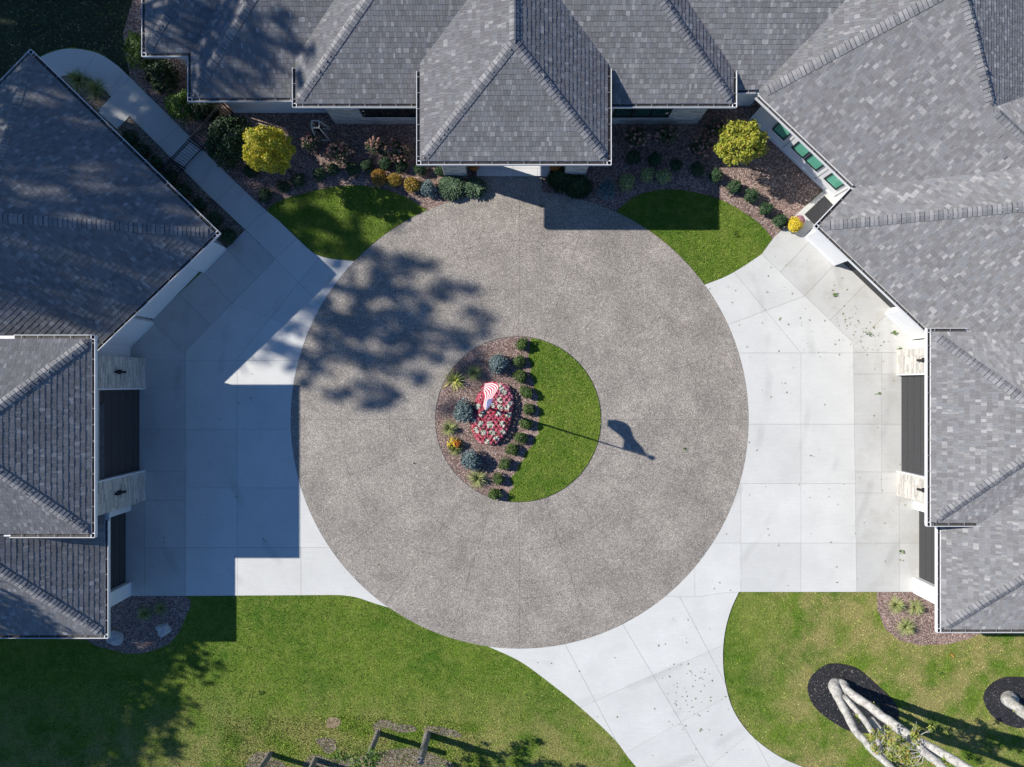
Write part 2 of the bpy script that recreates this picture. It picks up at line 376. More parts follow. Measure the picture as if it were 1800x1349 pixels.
# ------------------------------------------------------------------ 2D geometry tools
def arc(cx, cy, r, a0, a1, step=2.0):
    n = max(2, int(abs(a1-a0)/step)+1)
    return [(cx+r*math.cos(R(a0+(a1-a0)*i/(n-1))), cy+r*math.sin(R(a0+(a1-a0)*i/(n-1)))) for i in range(n)]
def smooth_curve(pts, n=6):
    """Catmull-Rom through the points (open)"""
    P = [pts[0]]+list(pts)+[pts[-1]]; out = []
    for i in range(1, len(P)-2):
        p0, p1, p2, p3 = P[i-1], P[i], P[i+1], P[i+2]
        for j in range(n):
            t = j/n
            out.append(tuple(0.5*((2*p1[k])+(-p0[k]+p2[k])*t+(2*p0[k]-5*p1[k]+4*p2[k]-p3[k])*t*t+(-p0[k]+3*p1[k]-3*p2[k]+p3[k])*t**3) for k in (0, 1)))
    out.append(tuple(pts[-1])); return out
def closed_curve(pts, n=6):
    L = len(pts); out = []
    for i in range(L):
        p0, p1, p2, p3 = pts[i-1], pts[i], pts[(i+1) % L], pts[(i+2) % L]
        for j in range(n):
            t = j/n
            out.append(tuple(0.5*((2*p1[k])+(-p0[k]+p2[k])*t+(2*p0[k]-5*p1[k]+4*p2[k]-p3[k])*t*t+(-p0[k]+3*p1[k]-3*p2[k]+p3[k])*t**3) for k in (0, 1)))
    return out
def inpoly(P, poly):
    x, y = P[:, 0], P[:, 1]; ins = np.zeros(len(P), bool); n = len(poly)
    for i in range(n):
        x1, y1 = poly[i]; x2, y2 = poly[(i+1) % n]
        if y1 == y2: continue
        c = ((y1 > y) != (y2 > y)) & (x < (x2-x1)*(y-y1)/(y2-y1)+x1); ins ^= c
    return ins
def sheet(name, poly, z, mat, parent=None, thick=0.0, kind='structure'):
    mb = MB()
    pts = [G(*p)[:2] for p in poly]
    if thick: mb.prism(pts, z-thick, z)
    else:
        a = sum(pts[i][0]*pts[(i+1) % len(pts)][1]-pts[(i+1) % len(pts)][0]*pts[i][1] for i in range(len(pts)))
        if a < 0: pts = pts[::-1]
        mb.add([(p[0], p[1], z) for p in pts], [tuple(range(len(pts)))])
    o = mb.build(name, mat, parent)
    if kind: o['kind'] = kind
    return o
def panels(name, poly, cuts, z, mat, parent, gap=0.010, thick=0.08):
    """cut a paved area along its joints; every panel becomes its own slab with an open joint round it"""
    bm = bmesh.new()
    bm.faces.new([bm.verts.new(G(*p)) for p in poly]); bm.normal_update()
    for (p, q, test) in cuts:
        a, b = G(*p), G(*q); d = (b-a).normalized(); n = Vector((-d.y, d.x, 0))
        fs = [f for f in bm.faces if test is None or test(*Wg(f.calc_center_median_weighted()))]
        if not fs: continue
        geom = list({e for f in fs for e in f.edges})+list({v for f in fs for v in f.verts})+fs
        bmesh.ops.bisect_plane(bm, geom=geom, dist=1e-5, plane_co=a, plane_no=n)
    out = []
    for f in list(bm.faces):
        ar = f.calc_area()
        if ar < 0.02: continue
        co = [v.co.copy() for v in f.verts]
        b2 = bmesh.new(); f2 = b2.faces.new([b2.verts.new(c) for c in co])
        bmesh.ops.dissolve_degenerate(b2, dist=1e-4, edges=b2.edges[:])
        b2.faces.ensure_lookup_table()
        if not b2.faces: b2.free(); continue
        f2 = b2.faces[0]
        if f2.normal.z == 0: f2.normal_update()
        b2.normal_update()
        if f2.normal.z < 0: f2.normal_flip()
        r = bmesh.ops.inset_individual(b2, faces=[f2], thickness=gap/2, use_even_offset=True)
        bmesh.ops.delete(b2, geom=r['faces'], context='FACES')
        g = bmesh.ops.extrude_face_region(b2, geom=b2.faces[:])
        vs = [e for e in g['geom'] if isinstance(e, bmesh.types.BMVert)]
        for v in vs: v.co.z += 0
        top = set(vs)
        for v in b2.verts: v.co.z = z if v in top else z-thick
        bmesh.ops.recalc_face_normals(b2, faces=b2.faces[:])
        me = bpy.data.meshes.new(name); b2.to_mesh(me); b2.free(); me.materials.append(mat)
        out.append(link(name, me, parent))
    bm.free(); return out

# ------------------------------------------------------------------ ground
gm = MB(); gm.add([(-140, -140, -0.035), (140, -140, -0.035), (140, 140, -0.035), (-140, 140, -0.035)], [(0, 1, 2, 3)])
ground = gm.build('lawn', MAT_GRASS); ground['kind'] = 'structure'

CC = (913.5, 738.0); RC = 402.5; IC = (911.0, 737.5); RI = 145.5
def ang(p, c=CC): return math.degrees(math.atan2(p[1]-c[1], p[0]-c[0]))
def oncirc(p, r=RC):
    a = R(ang(p)); return (CC[0]+r*math.cos(a), CC[1]+r*math.sin(a))
A_LL, A_LU = ang((683, 1072)), ang((622, 458))        # left pad meets the circle
A_RU, A_RL = ang((1240, 499.7)), ang((1180, 1060))
A_DL = ang((857, 1137))

poly_walk = [(456, 379), (470, 372)]+smooth_curve([(452, 356), (428.6, 334), (380, 287), (333, 239.5), (228, 136), (203, 113), (170, 93), (125, 85.5), (90, 92), (60, 108), (35, 135)], 4)+\
    [(60, 165)]+smooth_curve([(85, 145), (111, 133.6), (140, 133), (168, 146), (195, 170)], 4)+[(174, 193), (175, 200), (205.5, 227), (228, 204.7), (363, 340), (431, 404)]
poly_p2 = [(398.5, 437), (431, 404), (482.4, 457.5), (326, 616.6), (326, 1048), (205, 1048), (205, 620)]
c_l = arc(*CC, RC, A_LU+360 if A_LU < 0 else A_LU, A_LL)     # counter direction along the west side
poly_p3 = [(431, 404), (456, 379), (470, 372)]+smooth_curve([(490, 388), (517.5, 414.8), (546, 441), (562, 450), (585, 455.5), oncirc((622, 458))], 4)+c_l[1:-1]+\
    smooth_curve([oncirc((683, 1072)), (655, 1060), (628, 1051), (600, 1046.8), (570, 1046.5)], 4)+[(326, 1048), (326, 616.6), (482.4, 457.5)]
c_r = arc(*CC, RC, A_RU, A_RL)
poly_p4 = smooth_curve([oncirc((1240, 499.7)), (1273.8, 487), (1302, 471.5), (1339, 447)], 4)+[(1500, 603), (1506, 1041), (1299, 1041)]+\
    smooth_curve([(1265, 1043), (1222.7, 1049.5), oncirc((1180, 1060))], 3)+c_r[::-1][1:-1]
poly_p5 = smooth_curve([(1339, 447), (1358, 421), (1372, 407)], 3)+[(1403, 374), (1445, 337), (1490, 300), (1650, 500), (1650, 1041), (1506, 1041), (1500, 603)]
c_d = arc(*CC, RC, A_RL, A_DL)
drive_r = smooth_curve([(1299, 1041), (1284, 1075), (1274, 1115), (1271, 1158), (1275, 1200), (1289, 1248), (1318, 1290), (1360, 1324), (1400, 1344), (1470, 1368), (1600, 1400), (1800, 1440)], 5)
drive_l = smooth_curve([(1330, 1560), (1220, 1460), (1116, 1346), (1080, 1300), (1020, 1244), (960, 1196), (912, 1162), oncirc((857, 1137))], 5)
poly_p6 = drive_r+[(1900, 1560)]+drive_l+c_d[::-1][1:-1]+smooth_curve([oncirc((1180, 1060)), (1222.7, 1049.5), (1265, 1043)], 3)

up = lambda y0: (lambda x, y: y < y0)
dn = lambda y0: (lambda x, y: y > y0)
WALK = sheet('walkway', poly_walk, -0.02, MAT_JOINT)
panels('concrete_slab', poly_walk, [((228, 136), (194, 170), None), ((309, 227), (282, 249.5), lambda x, y: y > 100 and x > 180), ((353, 268), (323, 298), lambda x, y: x > 230), ((412, 323), (380, 353), lambda x, y: x > 230), ((175, 85), (140, 136), lambda x, y: x < 195 and y < 150)], 0.0, MAT_CONC, WALK)
DRIVE = sheet('driveway', poly_p3, -0.02, MAT_JOINT)
for nm, p in (('joint_bed', poly_p2), ('joint_bed', poly_p4), ('joint_bed', poly_p5), ('joint_bed', poly_p6)):
    sheet(nm, p, -0.02, MAT_JOINT, DRIVE, kind=None)
H_ = lambda y: ((0, y), (100, y))
V_ = lambda x: ((x, 0), (x, 100))
panels('concrete_slab', poly_p2, [(*H_(633), None), ((405, 444.8), (448.6, 488.5), up(600)), ((369.7, 492.7), (407.7, 533.5), up(633)), ((318, 520), (363, 565), up(633)), ((271, 569), (300, 598), up(633)),
    (*H_(683), dn(600)), (*H_(755), dn(650)), (*H_(829), dn(700)), (*H_(880), dn(750)), (*H_(963), dn(850)), (*V_(254), dn(880))], 0.0, MAT_CONC2, DRIVE)
panels('concrete_slab', poly_p3, [(*H_(634), None), (*V_(417), dn(634)), (*H_(755), dn(634)), (*H_(858), dn(755)), (*H_(963), dn(800)), (*V_(529), dn(963)),
    ((416, 632), (523, 500), up(634)), ((407.7, 533.5), (539, 584), up(634)), ((484, 456), (564, 536), lambda x, y: y < 570 and x > 440), ((515, 425), (484, 456), lambda x, y: y < 500)], 0.0, MAT_CONC, DRIVE)
panels('concrete_slab', poly_p4, [(*H_(620.8), None), ((1282.7, 570), (1414.8, 520.6), up(620)), ((1290.7, 478.7), (1406.8, 620), up(620)), (*V_(1408), dn(620)), (*H_(746), dn(620)), (*H_(850.6), dn(746)), (*H_(955), dn(850)),
    (*V_(1302.5), lambda x, y: y > 850 and x < 1400), (*V_(1221.5), lambda x, y: y > 955 and x < 1300)], 0.0, MAT_CONC, DRIVE)
panels('concrete_slab', poly_p5, [(*H_(620), None), ((1420, 428), (1371.6, 478.7), up(620)), ((1464, 469), (1414.8, 520), up(620)), ((1513.5, 508), (1460, 562.8), up(620)), ((1556, 555), (1530, 580), up(620)),
    (*H_(658), dn(620)), (*H_(746), dn(650)), (*H_(830), dn(700)), (*H_(867), dn(800)), (*H_(955), dn(860)), (*V_(1550), lambda x, y: 620 < y < 867), (*V_(1581), dn(867))], 0.0, MAT_CONC2, DRIVE)
panels('concrete_slab', poly_p6, [((1024, 1242), (1272, 1134), None), ((1100, 1324), (1272, 1228), dn(1180)), ((994, 1134), (1086, 1308), None), ((1108, 1120), (1240, 1342), None), ((1232, 1120), (1272, 1196), None),
    ((1256, 1342), (1320, 1288), dn(1270)), ((1200, 1460), (1400, 1330), dn(1300))], 0.0, MAT_CONC, DRIVE)

# the round turning area: rings and rays of joints
CIRC = sheet('turning_circle', arc(*CC, RC-0.5, 0, 358, 2.0), -0.016, MAT_AGGJ)
rings = [RI+0.0, 229, 314, RC]
for ri in range(3):
    r0, r1 = rings[ri], rings[ri+1]
    for j in range(20):
        a0, a1 = 90+18*j, 90+18*(j+1)
        if ri == 0:
            inn = [(IC[0]+(RI+0.6)*math.cos(R(a)), IC[1]+(RI+0.6)*math.sin(R(a))) for a in np.linspace(a1, a0, 7)]
        else: inn = arc(*CC, r0, a1, a0, 3)
        panels('paving_panel', arc(*CC, r1, a0, a1, 2.25)+inn, [], 0.0, MAT_AGG, CIRC, gap=0.008)
panels('paving_panel', [(820, 311.5), (953, 311.5), (953, 337.6), (820, 346)], [], -0.002, MAT_AGG, CIRC, gap=0.0001)

# planting beds
poly_bedtop = [(233, 0), (215, 60)]+[(228, 136), (333, 239.5), (380, 287), (428.6, 334), (470, 372)]+[(480, 385), (560, 440), (640, 480), (760, 400), (830, 370), (1000, 370), (1090, 400), (1200, 470), (1290, 470), (1350, 430), (1358, 421), (1403, 374), (1450, 330), (1340, 160), (1200, 60), (300, -60)]
BED = sheet('planting_bed', poly_bedtop, -0.030, MAT_BED)
poly_island = arc(*IC, RI-0.4, 0, 357, 3)
IBED = sheet('island_bed', poly_island, 0.012, MAT_BED, thick=0.05)
poly_bl = closed_curve([(326, 1050), (323, 1092), (301, 1128), (268, 1144), (232, 1150), (196, 1143), (150, 1125), (110, 1060), (200, 1050)], 5)
bed_bl = sheet('gravel_bed', poly_bl, -0.029, MAT_BED)
poly_br = [(1541.7, 1041), (1543, 1073), (1556.7, 1106.7), (1583, 1126.7), (1616.7, 1135), (1666.7, 1133), (1700, 1125), (1760, 1100), (1760, 1041)]
bed_br = sheet('gravel_bed', poly_br, -0.029, MAT_BED)
poly_ls = [(205, 227), (228, 204.7), (363, 340), (431, 404), (398.5, 437), (380, 450), (130, 210), (60, 110), (111, 133.6), (140, 133), (168, 146), (195, 170), (174, 193)]
bed_ls = sheet('shaded_bed', poly_ls, -0.0305, MAT_BROWNMULCH)
poly_m1 = closed_curve([(1420, 1205), (1436, 1180), (1462, 1167), (1504, 1174), (1538, 1201), (1574, 1237), (1579, 1266), (1557, 1286), (1504, 1288), (1466, 1271), (1430, 1240)], 5)
poly_m2 = closed_curve([(1729, 1228), (1745, 1201), (1779, 1190), (1825, 1200), (1840, 1240), (1820, 1272), (1787, 1280), (1748, 1262)], 5)
sheet('mulch_ring', poly_m1, -0.005, MAT_BLACKMULCH, thick=0.04); sheet('mulch_ring', poly_m2, -0.005, MAT_BLACKMULCH, thick=0.04)
patches = [([(430, 1349), (440, 1330), (462, 1322), (480, 1335), (500, 1345), (520, 1390), (400, 1390)], MAT_BROWNMULCH),
           ([(538, 1336), (560, 1328), (585, 1335), (640, 1330), (668, 1322), (720, 1316), (770, 1330), (800, 1349), (830, 1400), (540, 1400)], MAT_BROWNMULCH),
           ([(575, 1265), (582, 1262), (596, 1264), (598, 1273), (588, 1280), (574, 1279)], MAT_SOIL),
           ([(555, 1301), (570, 1297), (588, 1302), (590, 1318), (575, 1326), (562, 1312)], MAT_BROWNMULCH),
           ([(660, 1270), (680, 1266), (700, 1274), (725, 1276), (730, 1286), (700, 1288), (676, 1280), (664, 1288), (656, 1282)], MAT_BROWNMULCH),
           ([(745, 1280), (765, 1277), (800, 1285), (812, 1296), (790, 1296), (762, 1290), (748, 1290)], MAT_BROWNMULCH)]
for i, (p, m) in enumerate(patches): sheet('soil_patch', closed_curve(p, 5), -0.027+0.0007*i, m)
MAT_LAWN_SHADE = m_gravel('painted lawn shade', [(0, (0.006, 0.012, 0.004)), (0.6, (0.018, 0.034, 0.010)), (0.93, (0.03, 0.05, 0.015)), (1, (0.16, 0.15, 0.07))], 14, 0.4)  # shade on the corner lawn painted as near-black green, with pale leaf specks
sheet('lawn_shade_sheet', [(-300, -300), (240, -300), (235, 20), (226, 134), (200, 111), (170, 90), (125, 82), (88, 89), (58, 105), (20, 120), (-60, 200), (-300, 300)], -0.0325, MAT_LAWN_SHADE)
# raised lawns inside the beds
poly_lawnL = smooth_curve([(470, 372), (473.7, 363.8), (495, 352), (522, 343.6), (569.7, 331.8), (617, 326), (664.6, 330.6), (712, 346), (735.7, 360), (751, 370)], 4)+arc(*CC, RC+0.8, ang((751, 370)), A_LU, 2)+smooth_curve([(585, 455.3), (562, 450), (546, 441), (517.5, 414.8), (490, 388)], 4)
poly_lawnR = smooth_curve([(1084, 372), (1096, 360), (1124.5, 342), (1166.8, 333.5), (1209, 336), (1251, 346), (1285, 360), (1321.7, 383), (1344, 402.5), (1358, 420)], 4)+smooth_curve([(1339, 446.6), (1302, 471), (1273.8, 486.5), (1241, 499)], 3)+arc(*CC, RC+0.8, A_RU, ang((1084, 372)), 2)
a_t, a_b = ang((934, 595), IC), ang((893, 881), IC)
wav = smooth_curve([(893, 881), (895, 865), (903, 856), (897, 842), (909, 828), (911, 818), (922, 806), (922, 797), (935, 785), (938, 772), (947, 762), (944, 752), (948, 738), (949, 722), (944, 710), (946, 696), (939, 683), (938, 670), (932, 658), (934, 645), (929, 630), (931, 615), (932, 600)], 4)
poly_isl = arc(*IC, RI-0.6, a_t, a_b, 3)+wav[1:-1]
for p, z in ((poly_lawnL, -0.012), (poly_lawnR, -0.012), (poly_isl, 0.022)): sheet('lawn', p, z, MAT_GRASS, thick=0.03)

# house footprints to keep tufts out
foot = [[(-200, -400), (53, 87), (386, 420), (230, 600), (230, 1050), (-200, 1050)], [(240, -200), (240, 100), (1700, 240), (1500, -200)], [(1320, 190), (1460, 340), (1440, 400), (1600, 560), (1610, 1045), (2200, 1045), (2200, -200), (1320, -200)]]
def tufts(name, poly, n, z, excl, size=0.035):
    pa = np.array(poly); lo, hi = pa.min(0), pa.max(0)
    P = RNG.uniform(lo, hi, (n, 2)); keep = inpoly(P, poly)
    for e in excl: keep &= ~inpoly(P, e)
    P = P[keep]; n = len(P)
    W = np.stack([(P[:, 0]-CX)/PX, (CY-P[:, 1])/PX], 1)
    V = np.zeros((n, 3, 3), np.float32)
    a = RNG.uniform(0, 2*np.pi, n); s = RNG.uniform(0.5, 1.4, n)*size
    d = np.stack([np.cos(a), np.sin(a)], 1)
    V[:, 0, :2] = W-d*s[:, None]*0.42; V[:, 1, :2] = W+d*s[:, None]*0.42
    V[:, 2, :2] = W+np.stack([-np.sin(a), np.cos(a)], 1)*(s*RNG.uniform(-0.9, 0.9, n))[:, None]
    V[:, 0, 2] = z-0.004; V[:, 1, 2] = z-0.004; V[:, 2, 2] = z+s*0.85
    F = np.arange(n*3).reshape(n, 3)
    o = link(name, mesh_np(name, V.reshape(-1, 3), F, MAT_BLADE)); o['kind'] = 'stuff'
    return tag(o, 'short mown grass blades', 'grass', None, 'stuff')
conc = [poly_walk, poly_p2, poly_p3, poly_p4, poly_p5, poly_p6, arc(*CC, RC, 0, 358, 2)]
ex = conc+[poly_bedtop, poly_bl, poly_br, poly_ls, poly_m1, poly_m2]+foot
t1 = tufts('grass', [(-60, 1030), (1860, 1030), (1860, 1400), (-60, 1400)], 330000, -0.035, ex)
t2 = tufts('grass', [(-60, -60), (240, -60), (240, 200), (-60, 200)], 5000, -0.035, ex)
t3 = tufts('grass', poly_lawnL, 26000, -0.012, []); t4 = tufts('grass', poly_lawnR, 40000, -0.012, []); t5 = tufts('grass', poly_isl, 34000, 0.022, [])
t1['label'] = 'mown lawn with dry yellow patches along the lower edge of the photo'
t2['label'] = 'sparse grass in deep shade in the top left corner'
t3['label'] = 'dappled lawn between left walkway and the round drive'; t4['label'] = 'lawn right of the portico, half in its shadow'
t5['label'] = 'crescent of grass on the right of the round island'

t6 = tufts('grass', [(395, 1262), (640, 1258), (835, 1270), (880, 1400), (380, 1400)], 15000, -0.026, [], 0.045); t6['label'] = 'ragged dry grass around the timber posts'
def pebbles(name, poly, n, z, excl, mat, label, size=(0.012, 0.03)):
    pa = np.array(poly); P = RNG.uniform(pa.min(0), pa.max(0), (n, 2)); keep = inpoly(P, poly)
    for e in excl: keep &= ~inpoly(P, e)
    P = P[keep]; n = len(P)
    base = np.array([[1, 0, 0], [0, 1, 0], [-1, 0, 0], [0, -1, 0], [0, 0, 0.8]], np.float32)
    a = RNG.uniform(0, 6.28, n); s = RNG.uniform(*size, n); el = RNG.uniform(0.6, 1.3, n)
    V = np.zeros((n, 5, 3), np.float32)
    bx, by = base[:, 0][None]*s[:, None]*el[:, None], base[:, 1][None]*s[:, None]
    V[:, :, 0] = ((P[:, 0]-CX)/PX)[:, None]+bx*np.cos(a)[:, None]-by*np.sin(a)[:, None]
    V[:, :, 1] = ((CY-P[:, 1])/PX)[:, None]+bx*np.sin(a)[:, None]+by*np.cos(a)[:, None]
    V[:, :, 2] = z-0.003+base[:, 2][None]*s[:, None]
    f = np.array([[0, 1, 4], [1, 2, 4], [2, 3, 4], [3, 0, 4]])
    F = (f[None]+(np.arange(n)*5)[:, None, None]).reshape(-1, 3)
    o = link(name, mesh_np(name, V.reshape(-1, 3), F, mat))
    return tag(o, label, 'gravel', None, 'stuff')
bx_ex = conc+[poly_lawnL, poly_lawnR]+foot[1:2]+foot[2:]
pebbles('gravel', poly_bedtop, 70000, -0.030, bx_ex, MAT_PEB, 'pink brown gravel of the bed along the house front')
pebbles('gravel', poly_island, 26000, 0.012, [poly_isl], MAT_PEB, 'pink brown gravel on the left of the round island')
pebbles('gravel', poly_bl, 6000, -0.029, foot, MAT_PEB, 'pink brown gravel below the left garage')
pebbles('gravel', poly_br, 7000, -0.029, foot+conc, MAT_PEB, 'pink brown gravel below the right garage')
pebbles('wood_chips', poly_m1, 1500, -0.005, [], island('black mulch chips', [(0, (0.008, 0.008, 0.009)), (0.85, (0.03, 0.03, 0.032)), (1, (0.28, 0.25, 0.22))]), 'black mulch around the forked tree', (0.015, 0.035))

# ------------------------------------------------------------------ roofs
PITCH = 0.555
def line_h(e):
    """edge record -> (point, inward normal (ground px), z, pitch)"""
    return e
class Face:
    def __init__(s, p, n, z, pitch=PITCH):      # p eave point (gpx), n inward unit normal, z eave height
        s.p = np.array(p, float); l = math.hypot(*n); s.n = np.array([n[0]/l, n[1]/l]); s.z = z; s.k = pitch/PX
    def h(s, P): return s.z+s.k*((np.atleast_2d(P)-s.p)@s.n)
    def normal(s):
        g = s.k*PX; v = Vector((-s.n[0]*g, s.n[1]*g, 1)); return v.normalized()
def clip(poly, f):
    """keep part of poly where f(p)>=0, f linear"""
    out = []; n = len(poly)
    for i in range(n):
        a, b = np.array(poly[i]), np.array(poly[(i+1) % n]); fa, fb = f(a), f(b)
        if fa >= -1e-9: out.append(tuple(a))
        if (fa > 1e-9 and fb < -1e-9) or (fa < -1e-9 and fb > 1e-9):
            t = fa/(fa-fb); out.append(tuple(a+t*(b-a)))
    return out
class Mass:
    """one hipped roof: convex footprint + its sloping faces; height = min over faces"""
    def __init__(s, foot, faces, extra=None):
        s.foot = foot; s.faces = faces; s.extra = extra or {}
        s.polys = []
        for i, f in enumerate(faces):
            p = list(foot)
            for j, g in enumerate(faces):
                if i != j and p: p = clip(p, lambda q: float(g.h(q)[0]-f.h(q)[0]))
            for fn in s.extra.get(i, []):
                if p: p = clip(p, fn)
            s.polys.append(p)
    def h(s, P):
        P = np.atleast_2d(P); z = np.min([f.h(P) for f in s.faces], 0)
        z[~inpoly(P, s.foot)] = -99; return z

def shingle_field(face, poly, others, seed):
    """rows of wedge shaped tabs over one roof face"""
    rg = np.random.default_rng(seed)
    n = face.n; u = np.array([-n[1], n[0]]); P = np.array(poly)
    us, vs = (P-face.p)@u, (P-face.p)@n
    cw = 0.18*math.cos(math.atan(PITCH))*PX            # course width in plan
    rows = []
    for r in range(int(math.floor(vs.min()/cw)), int(vs.max()/cw)+1):
        x = us.min()-rg.uniform(0, 8)
        w = rg.choice([3.6, 4.6, 5.4, 6.4, 8.0], int((us.max()-us.min())/4.2)+8, p=[0.2, 0.3, 0.3, 0.15, 0.05])
        e = x+np.concatenate([[0], np.cumsum(w)])
        e = e[e < us.max()+8]
        rows.append(np.stack([e[:-1], e[1:], np.full(len(e)-1, r*cw), np.full(len(e)-1, r)], 1))
    T = np.concatenate(rows)
    um = (T[:, 0]+T[:, 1])/2; vm = T[:, 2]+cw/2
    C = face.p+um[:, None]*u+vm[:, None]*n
    keep = inpoly(C, poly)
    hz = face.h(C)
    for o in others: keep &= (o.h(C) < hz+0.12)
    T = T[keep]; m = len(T)
    if m == 0: return None
    th = np.where(rg.random(m) < 0.45, 0.0110, 0.0066)+rg.uniform(0, 0.001, m)
    lowj = rg.uniform(-0.25, 0.25, m)
    nv = np.array(face.normal()); out = np.zeros((m, 8, 3), np.float32)
    def place(uu, vv, lift):
        g = face.p+uu[:, None]*u+vv[:, None]*n
        z = face.z+face.k*vv
        w3 = np.stack([(g[:, 0]-CX)/PX, (CY-g[:, 1])/PX, z], 1)
        return w3+nv[None]*lift[:, None]
    g0 = 0.12
    vlo = T[:, 2]+lowj; vhi = T[:, 2]+cw+0.5
    Z = np.zeros(m)
    lo, hi = T[:, 0]+g0, T[:, 1]-g0
    out[:, 0] = place(lo, vlo, th+0.002); out[:, 1] = place(hi, vlo, th+0.002)
    out[:, 2] = place(hi, vhi, Z+0.0015); out[:, 3] = place(lo, vhi, Z+0.0015)
    out[:, 4] = place(lo, vlo, Z-0.004); out[:, 5] = place(hi, vlo, Z-0.004)
    out[:, 6] = place(hi, vhi, Z-0.004); out[:, 7] = place(lo, vhi, Z-0.004)
    f = np.array([[3, 2, 1, 0], [0, 1, 5, 4], [1, 2, 6, 5], [3, 0, 4, 7]])
    return out.reshape(-1, 3), f, m

def build_roof(mass, parent, others, seed, name='roof', caps_budget=None, eaves=None, overhang_thick=0.2, skip=()):
    """deck + fascia as the roof part; shingles and ridge caps beneath it"""
    mb = MB()
    foot = [G(*p) for p in mass.foot]
    for f, p in zip(mass.faces, mass.polys):
        if len(p) < 3: continue
        V = [(*G(*q)[:2], float(f.h(np.array(q))[0])-0.006) for q in p]
        a = sum(V[i][0]*V[(i+1) % len(V)][1]-V[(i+1) % len(V)][0]*V[i][1] for i in range(len(V)))
        if a < 0: V = V[::-1]
        mb.add(V, [tuple(range(len(V)))], 0)
    roof = mb.build(name, [MAT_DECK], parent)
    # shingles of all faces as one counted-out field
    Vs, Fs, off = [], [], 0
    for i, (f, p) in enumerate(zip(mass.faces, mass.polys)):
        if len(p) < 3 or i in skip: continue
        r = shingle_field(f, p, others, seed*13+i)
        if r is None: continue
        V, fq, m = r
        Vs.append(V); Fs.append((fq[None]+(np.arange(m)*8)[:, None, None]+off).reshape(-1, 4)); off += m*8
    if Vs:
        o = link('shingles', mesh_np('shingles', np.concatenate(Vs), np.concatenate(Fs), MAT_SHINGLE), roof); o['kind'] = 'stuff'
    # ridge and hip caps
    done = []
    for i in range(len(mass.faces)):
        p = mass.polys[i]
        for a in range(len(p)):
            A, B = np.array(p[a]), np.array(p[(a+1) % len(p)]); M_ = (A+B)/2
            if np.hypot(*(B-A)) < 12: continue
            for j in range(len(mass.faces)):
                if j == i or (min(i, j), max(i, j)) in done: continue
                if abs(mass.faces[i].h(A)[0]-mass.faces[j].h(A)[0]) < 1e-4 and abs(mass.faces[i].h(B)[0]-mass.faces[j].h(B)[0]) < 1e-4:
                    done.append((min(i, j), max(i, j))); cap_run(mass, i, j, A, B, roof, others)
    return roof
CAPS = [0]
def cap_run(mass, i, j, A, B, roof, others):
    fi, fj = mass.faces[i], mass.faces[j]
    zA, zB = fi.h(A)[0], fi.h(B)[0]
    if zA > zB: A, B, zA, zB = B, A, zB, zA
    a, b = Vector((*G(*A)[:2], zA)), Vector((*G(*B)[:2], zB))
    t = (b-a).normalized(); L = (b-a).length
    def wing(f, g):
        w = f.normal().cross(t).normalized()
        # must run down f, away from the other face
        p = Wg(a+w)
        if (g.h(np.array(p))[0] < f.h(np.array(p))[0]): w = -w
        return w
    w1, w2 = wing(fi, fj), wing(fj, fi); up_ = (fi.normal()+fj.normal()).normalized()
    hw = 0.20; step = 0.155
    prof = [(w1*hw, 0.0), (w1*hw*0.45, 0.007), (Vector((0, 0, 0)), 0.004), (w2*hw*0.45, 0.007), (w2*hw, 0.0)]
    V = []; rr = random.Random(i*7+j)
    for (s_, lift) in ((0.0, 0.036), (step-0.020, 0.026)):
        for (w, l) in prof: V.append(t*s_+w+up_*(lift+l))
    for (w, l) in prof: V.append(w+up_*(-0.004))
    F = [(k, k+5, k+6, k+1) for k in range(4)]+[(k, k+1, k+11, k+10) for k in range(4)]+[(0, 10, 5), (4, 9, 14)]
    me = mesh_np('ridge_cap', V, F, MAT_CAP)
    a = a+t*0.27; L -= 0.27; n = int(L/step); k = 0
    C = np.array([Wg(a+t*(q*step+0.08)) for q in range(n)])
    vis = np.ones(n, bool); z = np.array([(a+t*(q*step)).z for q in range(n)])
    for o in others: vis &= (o.h(C) < z+0.05)
    if getattr(mass, 'capmask', None) and (i, j) in ((1, 2), (2, 1)): vis &= mass.capmask(C)
    if vis.any():
        q0, q1 = int(np.argmax(vis)), n-int(np.argmax(vis[::-1])); U = []
        for s_ in (q0*step, q1*step):
            for (w, l) in prof: U.append(a+t*s_+w*0.97+up_*(0.021+l))
        link('ridge_underlay', mesh_np('ridge_underlay', U, [(k, k+5, k+6, k+1) for k in range(4)], MAT_SEAM), roof)
    for q in range(n):
        if not vis[q]: continue
        p = a+t*(q*step)
        kk = 1-p.z/H; ix, iy = p.x*PX/kk+CX, CY-p.y*PX/kk
        if not (-110 < ix < 1910 and -110 < iy < 1460): continue
        o = link('ridge_cap', me, roof, p+t*rr.uniform(-0.008, 0.008)); CAPS[0] += 1
